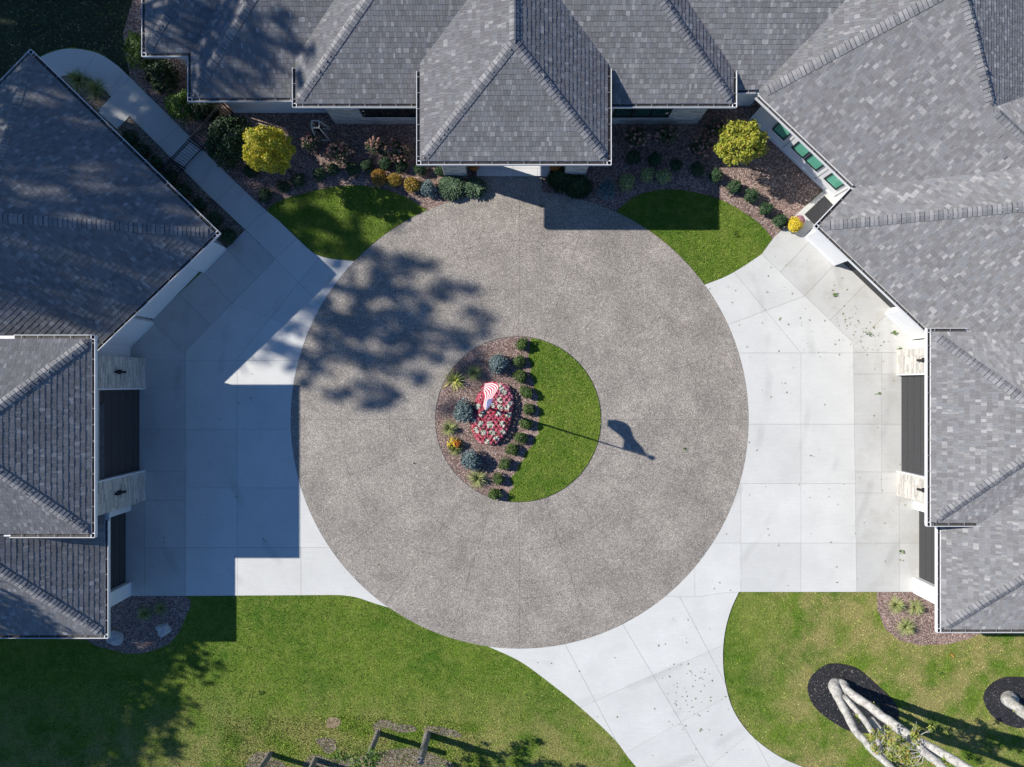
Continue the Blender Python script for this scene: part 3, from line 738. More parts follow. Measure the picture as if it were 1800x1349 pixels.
def fascia_ring(pts, z, parent, gutter_segs, name='gutter'):
    """pts: eave outline (gpx) open polyline to receive fascia + gutter"""
    for (p, q) in gutter_segs:
        a, b = G(*p, z), G(*q, z); d = (b-a); L = d.length; d = d.normalized()
        out = Vector((-d.y, d.x, 0))                      # outward to the left of p->q
        o1 = MB()
        def bar(o0, o1_, z0, z1, m, e0=0.0, e1=0.0):
            pa, pb = a-d*e0, b+d*e1
            o1.prism([(pa+out*o0)[:2], (pb+out*o0)[:2], (pb+out*o1_)[:2], (pa+out*o1_)[:2]], z0, z1, m)
        bar(-0.125, 0.0, z-0.135, z-0.075, 1)               # trough floor
        bar(0.004, 0.024, z-0.14, z-0.006, 0)                  # outer lip
        bar(-0.155, -0.127, z-0.20, z-0.035, 0)               # fascia board
        x = 0.3
        g = o1.build(name, [MAT_TRIM, MAT_GUTTER], parent)
        s_ = MB()
        while x < L:
            c = a+d*x-out*0.055; s_.box((c.x, c.y, z-0.014), (0.018, 0.11, 0.008), math.atan2(d.y, d.x)); x += 0.61
        if s_.V:
            s_.build('gutter_strap', MAT_STRAP, g)['kind'] = 'stuff'
def soffit(poly, z, parent):
    mb = MB(); pts = [G(*p)[:2] for p in poly]; mb.prism(pts, z-0.21, z-0.16); return mb.build('soffit', MAT_WHITE, parent)

# --- main house -----------------------------------------------------
ZP, ZM, ZW, ZE = 4.0, 3.3, 2.6, 2.95
main = empty('house', G(900, 150), 'large white house with grey hipped roofs, its central portico facing the round drive', 'house')
YT = -140
def rect_mass(x0, x1, y0, y1, z, sides):
    """sides: string of N,S,E,W with slopes; footprint in gpx (y0<y1)"""
    g_ = 5.0
    x0 += g_*('W' in sides); x1 -= g_*('E' in sides); y0 += g_*('N' in sides); y1 -= g_*('S' in sides)
    f = {'W': Face((x0, y0), (1, 0), z), 'E': Face((x1, y0), (-1, 0), z), 'S': Face((x0, y1), (0, -1), z), 'N': Face((x0, y0), (0, 1), z)}
    return Mass([(x0, y0), (x1, y0), (x1, y1), (x0, y1)], [f[s_] for s_ in sides])
portico = rect_mass(754.5, 1051.6, YT, 338.7, ZP, 'WES')
mid = rect_mass(555.3, 1252.7, YT, 239.6, ZM, 'WES')
wing1 = rect_mass(378, 1000, YT, 219, ZW, 'WS')
wing0 = rect_mass(304, 900, YT, 146.7, ZW, 'WS')
wing2 = rect_mass(1100, 1420, YT, 211.7, ZE, 'S')
av = np.array([0.7242, 0.6896]); nv_ = np.array([0.6896, -0.7242])
C1g = (900+429*.9048, CY-503.5*.9048); C1 = (C1g[0]+nv_[0]*5+1.5, C1g[1]+nv_[1]*5)
eSW = Face(C1, nv_, ZE); eW = Face(C1, (1, 0), ZE)
Q = np.array([900+700.9, CY-402.0]); zQ = float(eSW.h(Q)[0])
eE = Face(Q, (-1, 0), zQ)
eE.z = zQ
apex = (900+633, CY-560)
def pt(c, s_, t_): return (c[0]+av[0]*s_+nv_[0]*t_, c[1]+av[1]*s_+nv_[1]*t_)
# north-south block of the right wing: faces W, SW, E
east = Mass([C1, pt(C1, 330, 0), (1760, 330), (1760, YT-60), (C1[0], YT-60)], [eW, eSW, eE])
# long diagonal block: SW (only right of the hip line through Q) and NE
ridge_d = float((Q-np.array(C1))@nv_)
eNE = Face(tuple(np.array(C1)+nv_*2*ridge_d), -nv_, ZE)
hip_dir = np.array([-(1.0), -2.334]); hip_dir /= np.hypot(*hip_dir); hip_n = np.array([-hip_dir[1], hip_dir[0]])
if hip_n[0] < 0: hip_n = -hip_n
diag = Mass([pt(C1, 60, 0), pt(C1, 760, 0), pt(C1, 760, 2*ridge_d), pt(C1, 60, 2*ridge_d)], [eSW, eNE], {0: [lambda q: float((np.array(q)-Q)@hip_n)]})
east = Mass(east.foot, [eW, eSW, eE], {1: [lambda q: -float((np.array(q)-Q)@hip_n)], 2: [lambda q: float(eE.h(np.array(q))[0]-eNE.h(np.array(q))[0])+0.12]})
east.capmask = lambda C: C[:, 1] < Q[1]-4
C2g = (900+481.3, CY-250.2); C2 = (C2g[0]+(nv_[0]+av[0])*5, C2g[1]+(nv_[1]+av[1])*5)
bSW = Face(C2, nv_, ZE); bNW = Face(C2, av, ZE)
bay = Mass([C2, pt(C2, 420, 0), pt(C2, 700, 300), pt(C2, 700, 480), pt(C2, 0, 480)], [bSW, bNW])
ZRT = 3.6
rt = rect_mass(1546, 2000, 589.2, 896, ZRT, 'WNS')
rs = rect_mass(1577.5, 2000, 690, 1070.4, ZE, 'WSN')
MM = [portico, mid, wing1, wing0, wing2, east, diag, bay, rt, rs]
for i, m_ in enumerate(MM):
    build_roof(m_, main, [o for o in MM if o is not m_], 3+i)
def gut(z, parent, segs): fascia_ring(None, z, parent, segs)
def ground_of(x, y, z):
    k = 1-z/H; return (900+(x-900)*k, CY+(y-CY)*k)
gut(ZP, main, [((754.5, 205), (754.5, 342)), ((751, 338.7), (1055, 338.7)), ((1051.6, 342), (1051.6, 200))][0:0])
# p->q is walked so that the outside lies to the right hand
def gl(z, x0, y0, x1, y1): return ((x0, y0), (x1, y1))
gut(ZP, main, [((1052.4, 338.7), (753.7, 338.7))]); gut(ZP, main, [((754.5, 338.7), (754.5, 196))]); gut(ZP, main, [((1051.6, 192), (1051.6, 338.7))])
gut(ZM, main, [((754, 239.6), (554.5, 239.6))]); gut(ZM, main, [((555.3, 239.6), (555.3, 178))]); gut(ZM, main, [((1253.5, 239.6), (1052, 239.6))]); gut(ZM, main, [((1252.7, 182), (1252.7, 239.6))])
gut(ZW, main, [((555, 219), (377.2, 219))]); gut(ZW, main, [((378, 219), (378, 146.7))]); gut(ZW, main, [((378, 146.7), (303.2, 146.7))]); gut(ZW, main, [((304, 146.7), (304, YT))])
gut(ZE, main, [((C1g[0], 211.7), (1253, 211.7))])
def dgut(z, parent, p, q): gut(z, parent, [(p, q)])
d1 = float((np.array(C2g)-np.array(C1g))@av)
dgut(ZE, main, pt(C1g, d1, 0), pt(C1g, 0, 0)); dgut(ZE, main, pt(C2g, 0, 0), pt(C2g, 0, 84.7)); dgut(ZE, main, pt(C2g, 262, 0), pt(C2g, 0, 0))
gut(ZRT, main, [((1546, 896), (1546, 588.4))]); gut(ZRT, main, [((1545.2, 589.2), (1607, 589.2))]); gut(ZRT, main, [((1640, 896), (1545.2, 896))])
gut(ZE, main, [((1577.5, 1070.4), (1577.5, 885))]); gut(ZE, main, [((2000, 1070.4), (1576.7, 1070.4))])
for (p, z) in (([(754.5, 230), (1051.6, 230), (1051.6, 338.7), (754.5, 338.7)], ZP), ([(555.3, 60), (1252.7, 60), (1252.7, 239.6), (555.3, 239.6)], ZM), ([(378, 60), (560, 60), (560, 219), (378, 219)], ZW), ([(304, YT), (400, YT), (400, 146.7), (304, 146.7)], ZW), ([(1240, 150), (1330, 150), (1330, 211.7), (1240, 211.7)], ZE),
               ([C1, pt(C1, d1+20, 0), pt(C1, d1+20, 120), pt(C1, 0, 40)], ZE), ([C2, pt(C2, 330, 0), pt(C2, 330, 120), pt(C2, 0, 120)], ZE), ([(1546, 589.2), (1700, 589.2), (1700, 896), (1546, 896)], ZRT), ([(1577.5, 880), (2000, 880), (2000, 1070.4), (1577.5, 1070.4)], ZE)):
    soffit(p, z, main)

def stone_face(p, q, z0, z1, out, parent, holes=(), row=0.11, name='stone_veneer'):
    """individual split stones standing proud of the mortar along a wall p->q"""
    a, b = G(*p), G(*q); d = b-a; L = d.length; d = d.normalized(); o = Vector((*out, 0)).normalized()
    mb = MB(); z = z0; r = random.Random(int(p[0]*3+p[1]))
    while z < z1-0.03:
        h = min(row*r.choice([0.8, 1, 1.3]), z1-z); x = -r.uniform(0, 0.3)
        while x < L:
            w = r.uniform(0.25, 0.6); x0, x1 = max(x, 0), min(x+w, L); x += w
            if x1-x0 < 0.04: continue
            if any(h0-0.01 < (x0+x1)/2 < h1+0.01 and v0-0.02 < z+h/2 < v1+0.02 for (h0, h1, v0, v1) in holes): continue
            pr = r.uniform(0.012, 0.030)
            A, B = a+d*(x0+0.006), a+d*(x1-0.006)
            mb.prism([A[:2], B[:2], (B+o*pr)[:2], (A+o*pr)[:2]], z+0.005, z+h-0.005)
        z += h
    ob = mb.build(name, MAT_STONE, parent); ob['kind'] = 'stuff'; return ob
def window(p, q, z0, z1, out, parent, glass, n=1, depth=0.05, fr=0.07):
    a, b = G(*p), G(*q); d = b-a; L = d.length; d = d.normalized(); o = Vector((*out, 0)).normalized(); ang_ = math.atan2(d.y, d.x)
    fm = MB()
    def bar(x0, x1, za, zb, o0, o1):
        A, B = a+d*x0, a+d*x1; fm.prism([(A+o*o0)[:2], (B+o*o0)[:2], (B+o*o1)[:2], (A+o*o1)[:2]], za, zb)
    bar(0, fr, z0, z1, 0.002, depth); bar(L-fr, L, z0, z1, 0.002, depth); bar(fr, L-fr, z0, z0+fr, 0.002, depth-0.003); bar(fr, L-fr, z1-fr, z1, 0.002, depth-0.003)
    for i in range(1, n): bar(L*i/n-fr*0.6, L*i/n+fr*0.6, z0+fr, z1-fr, 0.002, depth-0.006)
    w = fm.build('window', MAT_FRAME, parent)
    for i in range(n):
        pm = MB(); A, B = a+d*(L*i/n+fr*0.5), a+d*(L*(i+1)/n-fr*0.5)
        pm.prism([(A+o*0.004)[:2], (B+o*0.004)[:2], (B+o*0.018)[:2], (A+o*0.018)[:2]], z0+fr*0.5, z1-fr*0.5); pm.build('pane', glass, w)
    return w
def wall(poly, z1, mat, parent, z0=-0.05, name='wall'):
    mb = MB(); mb.prism([G(*p)[:2] for p in poly], z0, z1); return mb.build(name, mat, parent)
# walls of the main front
wall([(590, 0), (1225, 0), (1225, 218), (590, 218)], ZM-0.2, MAT_MORTAR, main)
wl_h = [((646.5-590)/PX, (770-590)/PX, 0.9, 2.75), ((1070-590)/PX, (1166.8-590)/PX, 0.85, 2.75)]
stone_face((590, 218), (1225, 218), 0.0, 3.05, (0, -1), main, wl_h)
window((646.5, 218), (754, 218), 0.9, 2.75, (0, -1), main, MAT_DARKGLASS, 3, 0.06)
window((1070, 218), (1166.8, 218), 0.85, 2.75, (0, -1), main, MAT_TEALGLASS, 3, 0.06)
wall([(411, 0), (588, 0), (588, 197), (411, 197)], ZW-0.2, MAT_WHITE, main)
b_ = MB(); b_.run((411, 197), (588, 197), (0, 0.08), 0.0, 0.12, 0, 0.05); b_.build('base_trim', MAT_TRIM, main)
wall([(330, YT), (409, YT), (409, 120), (330, 120)], ZW-0.2, MAT_WHITE, main)
wall([(1227, 0), (1319, 0), (1319, 186), (1227, 186)], ZE-0.2, MAT_WHITE, main)
# right diagonal wall with four windows
oh = 27.5
def wpt(s_, t_): return pt((CX, CY), s_, t_)       # coordinates along/into the diagonal, origin at the camera foot
dist1 = float((np.array(C1g)-np.array((CX, CY)))@nv_)+oh; a1 = float((np.array(C1g)-np.array((CX, CY)))@av)
dist2 = float((np.array(C2g)-np.array((CX, CY)))@nv_)+oh; a2 = float((np.array(C2g)-np.array((CX, CY)))@av)
out_d = (-nv_[0], nv_[1]); in_d = (nv_[0]*0.3, -nv_[1]*0.3)
ad = (av[0], -av[1])
wall([wpt(-18, dist1), wpt(a2+oh, dist1), wpt(a2+oh, dist1+120), wpt(-18, dist1+120)], ZE-0.2, MAT_WHITE, main)
wall([wpt(a2+oh, dist2+22), wpt(a2+390, dist2+22), wpt(a2+390, dist2+150), wpt(a2+oh, dist2+150)], ZE-0.22, MAT_WHITE, main)
for (u0, u1) in ((21.8, 50.2), (67.5, 95), (97.5, 126.7), (144.4, 173.5)):
    window(wpt(u0, dist1), wpt(u1, dist1), 0.73, 2.5, out_d, main, MAT_GREENGLASS, 1, 0.05, 0.06)
sd = MB()
for z in np.arange(0.5, 2.7, 0.45): pass
b_ = MB(); b_.run(wpt(-18, dist1), wpt(a2+oh, dist1), in_d, 0.0, 0.16, 0, 0.06); b_.build('base_trim', MAT_TRIM, main)
b_ = MB()
for s_ in (58, 136, 182): b_.run(wpt(s_, dist1), wpt(s_+1.2, dist1), in_d, 0.16, 2.7, 0, 0.012)
b_.build('siding_joint', MAT_JOINT, main)
# garage front of the right diagonal
def proj(p): v = np.array(p)-np.array((CX, CY)); return float(v@av), float(v@nv_)
def facade(parent, side, pieces):
    for (kind, p, q, z0, z1, inw, mat) in pieces:
        mb = MB(); mb.run(p, q, inw, z0, z1); mb.build(kind, mat, parent)
def garage_door(parent, p, q, z1, outv, n=5, label=None, vert=False):
    """sectional door: frame jambs are walls, the door itself is panels"""
    a, b = G(*p), G(*q); d = b-a; L = d.length; d = d.normalized(); o = Vector((*outv, 0)).normalized()
    base = MB(); base.prism([a[:2], b[:2], (b-o*0.05)[:2], (a-o*0.05)[:2]], 0.0, z1); door = base.build('garage_door', MAT_GDOOR, parent)
    for i in range(n):
        m2 = MB(); m2.prism([(a+o*0.003)[:2], (b+o*0.003)[:2], (b+o*0.018)[:2], (a+o*0.018)[:2]], z1*i/n+0.012, z1*(i+1)/n-0.012)
        m2.build('panel', MAT_GDOOR, door)
    return door
def sconce(parent, p, z0, z1, outv):
    o = Vector((*outv, 0)).normalized(); c = G(*p); mb = MB()
    t = Vector((-o.y, o.x, 0))
    def b(w, d0, d1, za, zb): mb.prism([(c+t*w+o*d0)[:2], (c-t*w+o*d0)[:2], (c-t*w+o*d1)[:2], (c+t*w+o*d1)[:2]], za, zb)
    b(0.045, 0.06, 0.15, z0, z1); b(0.09, 0.03, 0.07, (z0+z1)/2-0.12, (z0+z1)/2+0.12)
    mb.build('wall_lamp', MAT_BLACK, parent)
u0 = proj((1420.6, 422))[0]; u1 = proj((1466, 468))[0]; u2 = proj((1559, 548))[0]; u3 = proj((1602, 598))[0]
for (ua, ub) in ((u0-8, u1), (u2, u3)):
    mb = MB(); mb.run(wpt(ua, dist2), wpt(ub, dist2), (nv_[0]*0.6, -nv_[1]*0.6), -0.05, ZE-0.22); w_ = mb.build('pier', MAT_WHITE, main)
    mb = MB(); mb.run(wpt(ua+0.3, dist2), wpt(ub-0.3, dist2), in_d, 0.0, 0.14, 0, 0.025); mb.build('base_trim', MAT_TRIM, w_)
mb = MB(); mb.run(wpt(u1, dist2+3), wpt(u2, dist2+3), (nv_[0]*0.5, -nv_[1]*0.5), 2.45, ZE-0.22); mb.build('door_header', MAT_WHITE, main)
garage_door(main, wpt(u1, dist2+15), wpt(u2, dist2+15), 2.45, out_d)
wall([(1597, 600), (1700, 600), (1700, 614), (1597, 614)], ZRT-0.25, MAT_WHITE, main)
def east_front(parent, s, xp, xd1, xw, xd2, ys, zt, zw, zt_door):
    """tower and wing front facing the drive; s=+1 faces west, -1 faces east.  x in gpx; ys: list of y marks"""
    inn = (1.0*s, 0); ov = (-s, 0)
    y0, y1, y2, y3, y4, y5, y6 = ys
    for (a, b) in ((y0, y1), (y2, y3)):
        mb = MB(); mb.run((xp, a), (xp, b), (0.9*s, 0), -0.05, zt-0.22); st = mb.build('pillar', MAT_MORTAR, parent)
        stone_face((xp, a), (xp, b), 0, zt-0.25, ov, st)
        stone_face((xp, a if a == y0 else b), (xp+32*s, a if a == y0 else b), 0, zt-0.25, (0, 1) if a == y0 else (0, -1), st)
        sconce(parent, (xp, (a+b)/2-1), 1.75, 2.45, ov)
        mb = MB(); e = b if a == y0 else a; w = 2.2
        mb.run((xp, e), (xp, e+(w if a == y0 else -w)), (0.55*s, 0), 0, zt-0.24, 0, 0.02); mb.build('door_jamb', MAT_TRIM, parent)
    mb = MB(); mb.run((xp+3*s, y1+2.2), (xp+3*s, y2-2.2), (0.9*s, 0), zt_door, zt-0.22); mb.build('door_header', MAT_MORTAR, parent)
    garage_door(parent, (xd1, y1+2), (xd1, y2-2), zt_door, ov, 6)
    mb = MB(); mb.run((xw, y3), (xw, y4), (0.9*s, 0), -0.05, zw-0.22); mb.build('pier', MAT_WHITE, parent)
    mb = MB(); mb.run((xw, y5), (xw, y6), (0.9*s, 0), -0.05, zw-0.22); pr = mb.build('pier', MAT_WHITE, parent)
    mb = MB(); mb.run((xw, y5+0.4), (xw, y6-0.4), (0.1*s, 0), 0, 0.14, 0, 0.025); mb.build('base_trim', MAT_TRIM, pr)
    mb = MB(); mb.run((xw, y5-2), (xw, y5), (0.3*s, 0), 0, zw-0.3, 0, 0.02); mb.build('door_jamb', MAT_TRIM, parent)
    garage_door(parent, (xd2, y4), (xd2, y5-2), 2.4, ov, 5)
    mb = MB(); mb.run((xw+3*s, y4), (xw+3*s, y5-2), (0.8*s, 0), 2.4, zw-0.22); mb.build('door_header', MAT_WHITE, parent)
east_front(main, 1, 1577, 1585, 1606, 1616, (616, 658, 830, 871, 895, 1017, 1043), ZRT, ZE, 2.9)
wall([(1620, 616), (1990, 616), (1990, 871), (1620, 871)], ZRT-0.24, MAT_WHITE, main)
wall([(1634, 872), (1990, 872), (1990, 1042.5), (1634, 1042.5)], ZE-0.24, MAT_WHITE, main)
# portico pillars, beam and porch
for (x0, x1) in ((783, 821), (992, 1028)):
    yb = 312 if x0 < 900 else 309.5
    w_ = wall([(x0, yb-38), (x1, yb-38), (x1, yb), (x0, yb)], ZP-0.2, MAT_MORTAR, main, name='pillar')
    stone_face((x0, yb), (x1, yb), 0, ZP-0.25, (0, -1), w_); stone_face((x0, yb-38), (x0, yb), 0, ZP-0.25, (-1, 0), w_); stone_face((x1, yb-38), (x1, yb), 0, ZP-0.25, (1, 0), w_)
mb = MB(); mb.run((821, 306), (992, 306), (0, 0.5), 3.1, ZP-0.21); mb.build('beam', MAT_WHITE, main)
sconce(main, (1010, 309.5), 2.0, 2.6, (0, -1))
PORCH = MB(); PORCH.prism([G(*p)[:2] for p in ((838, 218), (967, 218), (967, 311), (838, 311))], -0.03, 0.10); PO = PORCH.build('porch', MAT_JOINT); PO['kind'] = 'structure'
panels('porch_slab', [(838, 218), (967, 218), (967, 311), (838, 311)], [(*H_(297), None), (*V_(945), dn(297)), (*V_(880), dn(297)), (*H_(255), None), (*V_(902), None)], 0.116, MAT_PORCH, PO, thick=0.02)

# --- left garage house ------------------------------------------------
left = empty('garage_house', G(100, 600), 'separate white and stone garage building with dark grey hipped roofs on the left side', 'garage')
CLm = np.array([900-514*.9048, CY-264.5*.9048]); CT = np.array([900-847*.9048, CY-587.5*.9048])
dNE = (CLm-CT)/np.hypot(*(CLm-CT)); nNE = np.array([-dNE[1], dNE[0]])      # inward = towards lower left
dSE = np.array([-0.722, 0.692]); nSE = np.array([-0.692, -0.722])
CLg, CTg = CLm.copy(), CT.copy(); CLm = CLm+(nNE-dNE)*5; CT = CT+(nNE+dNE)*5
fNE = Face(tuple(CLm), nNE, ZE); fSE = Face(tuple(CLm), nSE, ZE); fNW = Face(tuple(CT), dNE, ZE)
nw_far = CT+nNE*420; se_far = CLm+dSE*420
ldiag = Mass([tuple(CT), tuple(CLm), tuple(se_far), tuple(nw_far)], [fNE, fSE, fNW])
ZLT = 4.7
lt = rect_mass(-260, 277, 602.8, 903.9, ZLT, 'ENS')
ls = rect_mass(-260, 256.5, 700, 1079.5, ZE, 'ESN')
LM = [ldiag, lt, ls]
for i, m_ in enumerate(LM): build_roof(m_, left, [o for o in LM if o is not m_], 31+i)
gut(ZE, left, [(tuple(CTg), tuple(CLg))]); gut(ZE, left, [(tuple(CLg), tuple(CLg+dSE*300))]); gut(ZE, left, [(tuple(CTg+nNE*150), tuple(CTg))])
gut(ZLT, left, [((277, 602), (277, 904.7))]); gut(ZLT, left, [((156, 602.8), (277.8, 602.8))]); gut(ZLT, left, [((277.8, 903.9), (150, 903.9))])
gut(ZE, left, [((256.5, 893), (256.5, 1080.3))]); gut(ZE, left, [((257.3, 1079.5), (-260, 1079.5))])
soffit([tuple(CT), tuple(CLm), tuple(CLm+dSE*300), tuple(CLm+dSE*300+nSE*100), tuple(CLm+nNE*100+nSE*100), tuple(CT+nNE*100)], ZE, left)
soffit([(277, 602.8), (277, 903.9), (100, 903.9), (100, 602.8)], ZLT, left); soffit([(256.5, 880), (256.5, 1079.5), (-260, 1079.5), (-260, 880)], ZE, left)
east_front(left, -1, 254.7, 244.7, 229.7, 220.5, (630.5, 682.5, 829, 880, 898, 1025.5, 1048), ZLT, ZE, 3.3)
wall([(212, 630.5), (-250, 630.5), (-250, 880), (212, 880)], ZLT-0.24, MAT_WHITE, left)
wall([(200, 881), (-250, 881), (-250, 1047.5), (200, 1047.5)], ZE-0.24, MAT_WHITE, left)
wA, wB = np.array((398.3, 437.0)), np.array((229.7, 609.6)); wd = (wB-wA)/np.hypot(*(wB-wA)); wn_ = np.array([wd[1]*-1, wd[0]]); wn_ = wn_ if wn_[0] < 0 else -wn_
inw = (wn_[0]*0.6, -wn_[1]*0.6); outw = (-wn_[0], wn_[1])
L1 = float((np.array((358, 480.7))-wA)@wd); L2 = float((np.array((270.6, 567))-wA)@wd); L3 = float(np.hypot(*(wB-wA)))
def wp(s_, t_=0): q = wA+wd*s_+wn_*t_; return (q[0], q[1])
for (a, b) in ((0, L1), (L2, L3)):
    mb = MB(); mb.run(wp(a), wp(b), inw, -0.05, ZE-0.22); w_ = mb.build('pier', MAT_WHITE, left)
    mb = MB(); mb.run(wp(a+0.3), wp(b-0.3), inw, 0.0, 0.14, 0, 0.025); mb.build('base_trim', MAT_TRIM, w_)
mb = MB(); mb.run(wp(L1, 3), wp(L2, 3), inw, 2.45, ZE-0.22); mb.build('door_header', MAT_WHITE, left)
garage_door(left, wp(L1, 18), wp(L2, 18), 2.45, outw)
wall([(229.7, 609.6), (229.7, 630), (180, 630), (180, 612)], ZE-0.24, MAT_WHITE, left)
wall([wp(0, 22), wp(L3+30, 22), wp(L3+30, 170), wp(0, 170)], ZE-0.25, MAT_WHITE, left)
wall([tuple(CT+dNE*26+nNE*26), tuple(CLm-dNE*26+nNE*26), tuple(CLm-dNE*26+nNE*200), tuple(CT+dNE*26+nNE*200)], ZE-0.26, MAT_WHITE, left)
for h_ in (main, left):
    for ch in h_.children: ch.matrix_parent_inverse = Matrix.Translation(-h_.location)
print('caps', CAPS[0])

# ------------------------------------------------------------------ fence and gate
def fence_panel(name, p, q, hgt, label, cat, step=0.115):
    a, b = G(*p), G(*q); d = b-a; L = d.length; d = d.normalized(); an = math.atan2(d.y, d.x)
    e = empty(name, a, label, cat); inv = -a
    fr = MB()
    for z in (0.10, hgt-0.14, hgt): fr.box(((b-a).x/2, (b-a).y/2, z), (L, 0.035, 0.03), an)
    fr.build('rail', MAT_BLACK, e)
    for x in (0.02, L-0.02):
        m1 = MB(); c = d*x; m1.box((c.x, c.y, hgt/2+0.02), (0.06, 0.06, hgt+0.05), an); m1.build('post', MAT_BLACK, e)
    n = int(L/step); pk = MB(); pk.box((0, 0, hgt/2), (0.018, 0.018, hgt-0.06), an); me = mesh_np('picket', pk.V, pk.F, MAT_BLACK)
    for i in range(1, n):
        link('picket', me, e, d*(L*i/n))
    return e
fence_panel('gate', (324.5, 297), (355.6, 263.5), 1.3, 'black metal garden gate across the narrow walkway', 'gate')
fence_panel('fence', (357, 262), (411, 200), 1.3, 'black metal picket fence from the walkway gate to the house wall', 'fence')
fence_panel('fence', (323, 298.5), (308, 314), 1.3, 'short black metal fence between walkway gate and left garage', 'fence')

# ------------------------------------------------------------------ foliage builders
def leafcloud(n, rad, size, seed, shell=0.55, lumps=0.0, cen=(0, 0, 0), flat=0.0, zmin=-1.0, k=4):
    """n leaf quads (4) or triangles (3) in an ellipsoid, clustered towards its surface"""
    rg = np.random.default_rng(seed)
    d = rg.normal(size=(n, 3)); d /= np.linalg.norm(d, axis=1)[:, None]
    if zmin > -1: d[:, 2] = np.where(d[:, 2] < zmin, -d[:, 2], d[:, 2])
    r = shell+(1-shell)*rg.random(n)**0.6
    if lumps:
        ph = rg.uniform(0, 6.28, 6); w = rg.normal(size=(6, 3))*2.6
        r = r*(1+lumps*np.mean([np.sin(d@w[i]+ph[i]) for i in range(6)], 0)*2)
    c = d*r[:, None]*np.array(rad)+np.array(cen)
    nr = d+rg.normal(size=(n, 3))*0.75; nr /= np.linalg.norm(nr, axis=1)[:, None]
    t = np.cross(nr, rg.normal(size=(n, 3))); t /= np.linalg.norm(t, axis=1)[:, None]; b = np.cross(nr, t)
    s = size*rg.uniform(0.6, 1.35, n)[:, None]
    if k == 4: V = np.stack([c-t*s, c-b*s*0.5, c+t*s, c+b*s*0.5], 1)
    else: V = np.stack([c-b*s*0.35-t*s*0.6, c+b*s*0.35-t*s*0.6, c+t*s], 1)
    return V.reshape(-1, 3), np.arange(n*k).reshape(n, k)
def blob(rad, seed, sub=2, amp=0.12, cen=(0, 0, 0), flatten=None):
    bm = bmesh.new(); bmesh.ops.create_icosphere(bm, subdivisions=sub, radius=1)
    r = random.Random(seed); w = [Vector((r.uniform(-2.5, 2.5) for _ in range(3))) for _ in range(4)]; ph = [r.uniform(0, 6) for _ in range(4)]
    for v in bm.verts:
        k = 1+amp*sum(math.sin(v.co.dot(w[i])*1.6+ph[i]) for i in range(4))/2
        v.co = Vector((v.co.x*rad[0]*k+cen[0], v.co.y*rad[1]*k+cen[1], v.co.z*rad[2]*k+cen[2]))
        if flatten is not None: v.co.z = max(v.co.z, flatten)
    V = [v.co.copy() for v in bm.verts]; F = [tuple(v.index for v in f.verts) for f in bm.faces]; bm.free(); return V, F
def shrub_mesh(name, mat, core, rad, n, size, seed, shell=0.75, lumps=0.10, k=4):
    V, F = leafcloud(n, rad, size, seed, shell, lumps, (0, 0, rad[2]*0.95), zmin=-0.45, k=k)
    me1 = mesh_np(name, V, F, mat)
    return me1
ORD = ['first', 'second', 'third', 'fourth', 'fifth', 'sixth', 'seventh', 'eighth', 'ninth', 'tenth', 'eleventh']
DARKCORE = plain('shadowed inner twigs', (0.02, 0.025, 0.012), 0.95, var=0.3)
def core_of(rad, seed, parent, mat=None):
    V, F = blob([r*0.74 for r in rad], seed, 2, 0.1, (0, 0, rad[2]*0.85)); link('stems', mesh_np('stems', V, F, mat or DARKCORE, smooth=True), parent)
def place_shrub(name, me, x, y, rad, scale, label, cat, group=None, z=-0.03, core=None, seed=1):
    e = empty(name, G(x, y, z), label, cat, group); e.rotation_euler.z = (x*7+y*3) % 6.28; e.scale = (scale,)*3
    link('foliage', me, e)
    if core: link('stems', core, e)
    return e
def mk(nm, mat, rad, n, size, seed, **kw):
    me = shrub_mesh('foliage', mat, None, rad, n, size, seed, **kw)
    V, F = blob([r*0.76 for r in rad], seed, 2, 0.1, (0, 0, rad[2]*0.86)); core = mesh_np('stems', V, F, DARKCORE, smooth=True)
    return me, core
BOXM = [mk('b', MAT_BOX, ((0.27, 0.29, 0.25)[s_ % 3], (0.28, 0.25, 0.29)[s_ % 3], 0.24), 1000, 0.036, s_, lumps=0.26, shell=0.7) for s_ in (1, 2, 3, 13, 14)]
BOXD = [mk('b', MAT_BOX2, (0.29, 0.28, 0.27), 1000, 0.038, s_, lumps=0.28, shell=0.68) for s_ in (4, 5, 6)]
SPR = [mk('s', MAT_SPRUCE, (0.42, 0.42, 0.34), 1300, 0.045, s_, lumps=0.2, shell=0.6) for s_ in (7, 8)]
GOLD = [mk('g', MAT_GOLD, (0.35, 0.35, 0.28), 1000, 0.036, s_, lumps=0.14) for s_ in (9, 10)]
GOLDO = mk('g', MAT_ORANGE, (0.36, 0.36, 0.28), 1000, 0.038, 11, lumps=0.14)
DGOLD = mk('g', MAT_FINEGR, (0.34, 0.34, 0.26), 800, 0.04, 12, lumps=0.2)

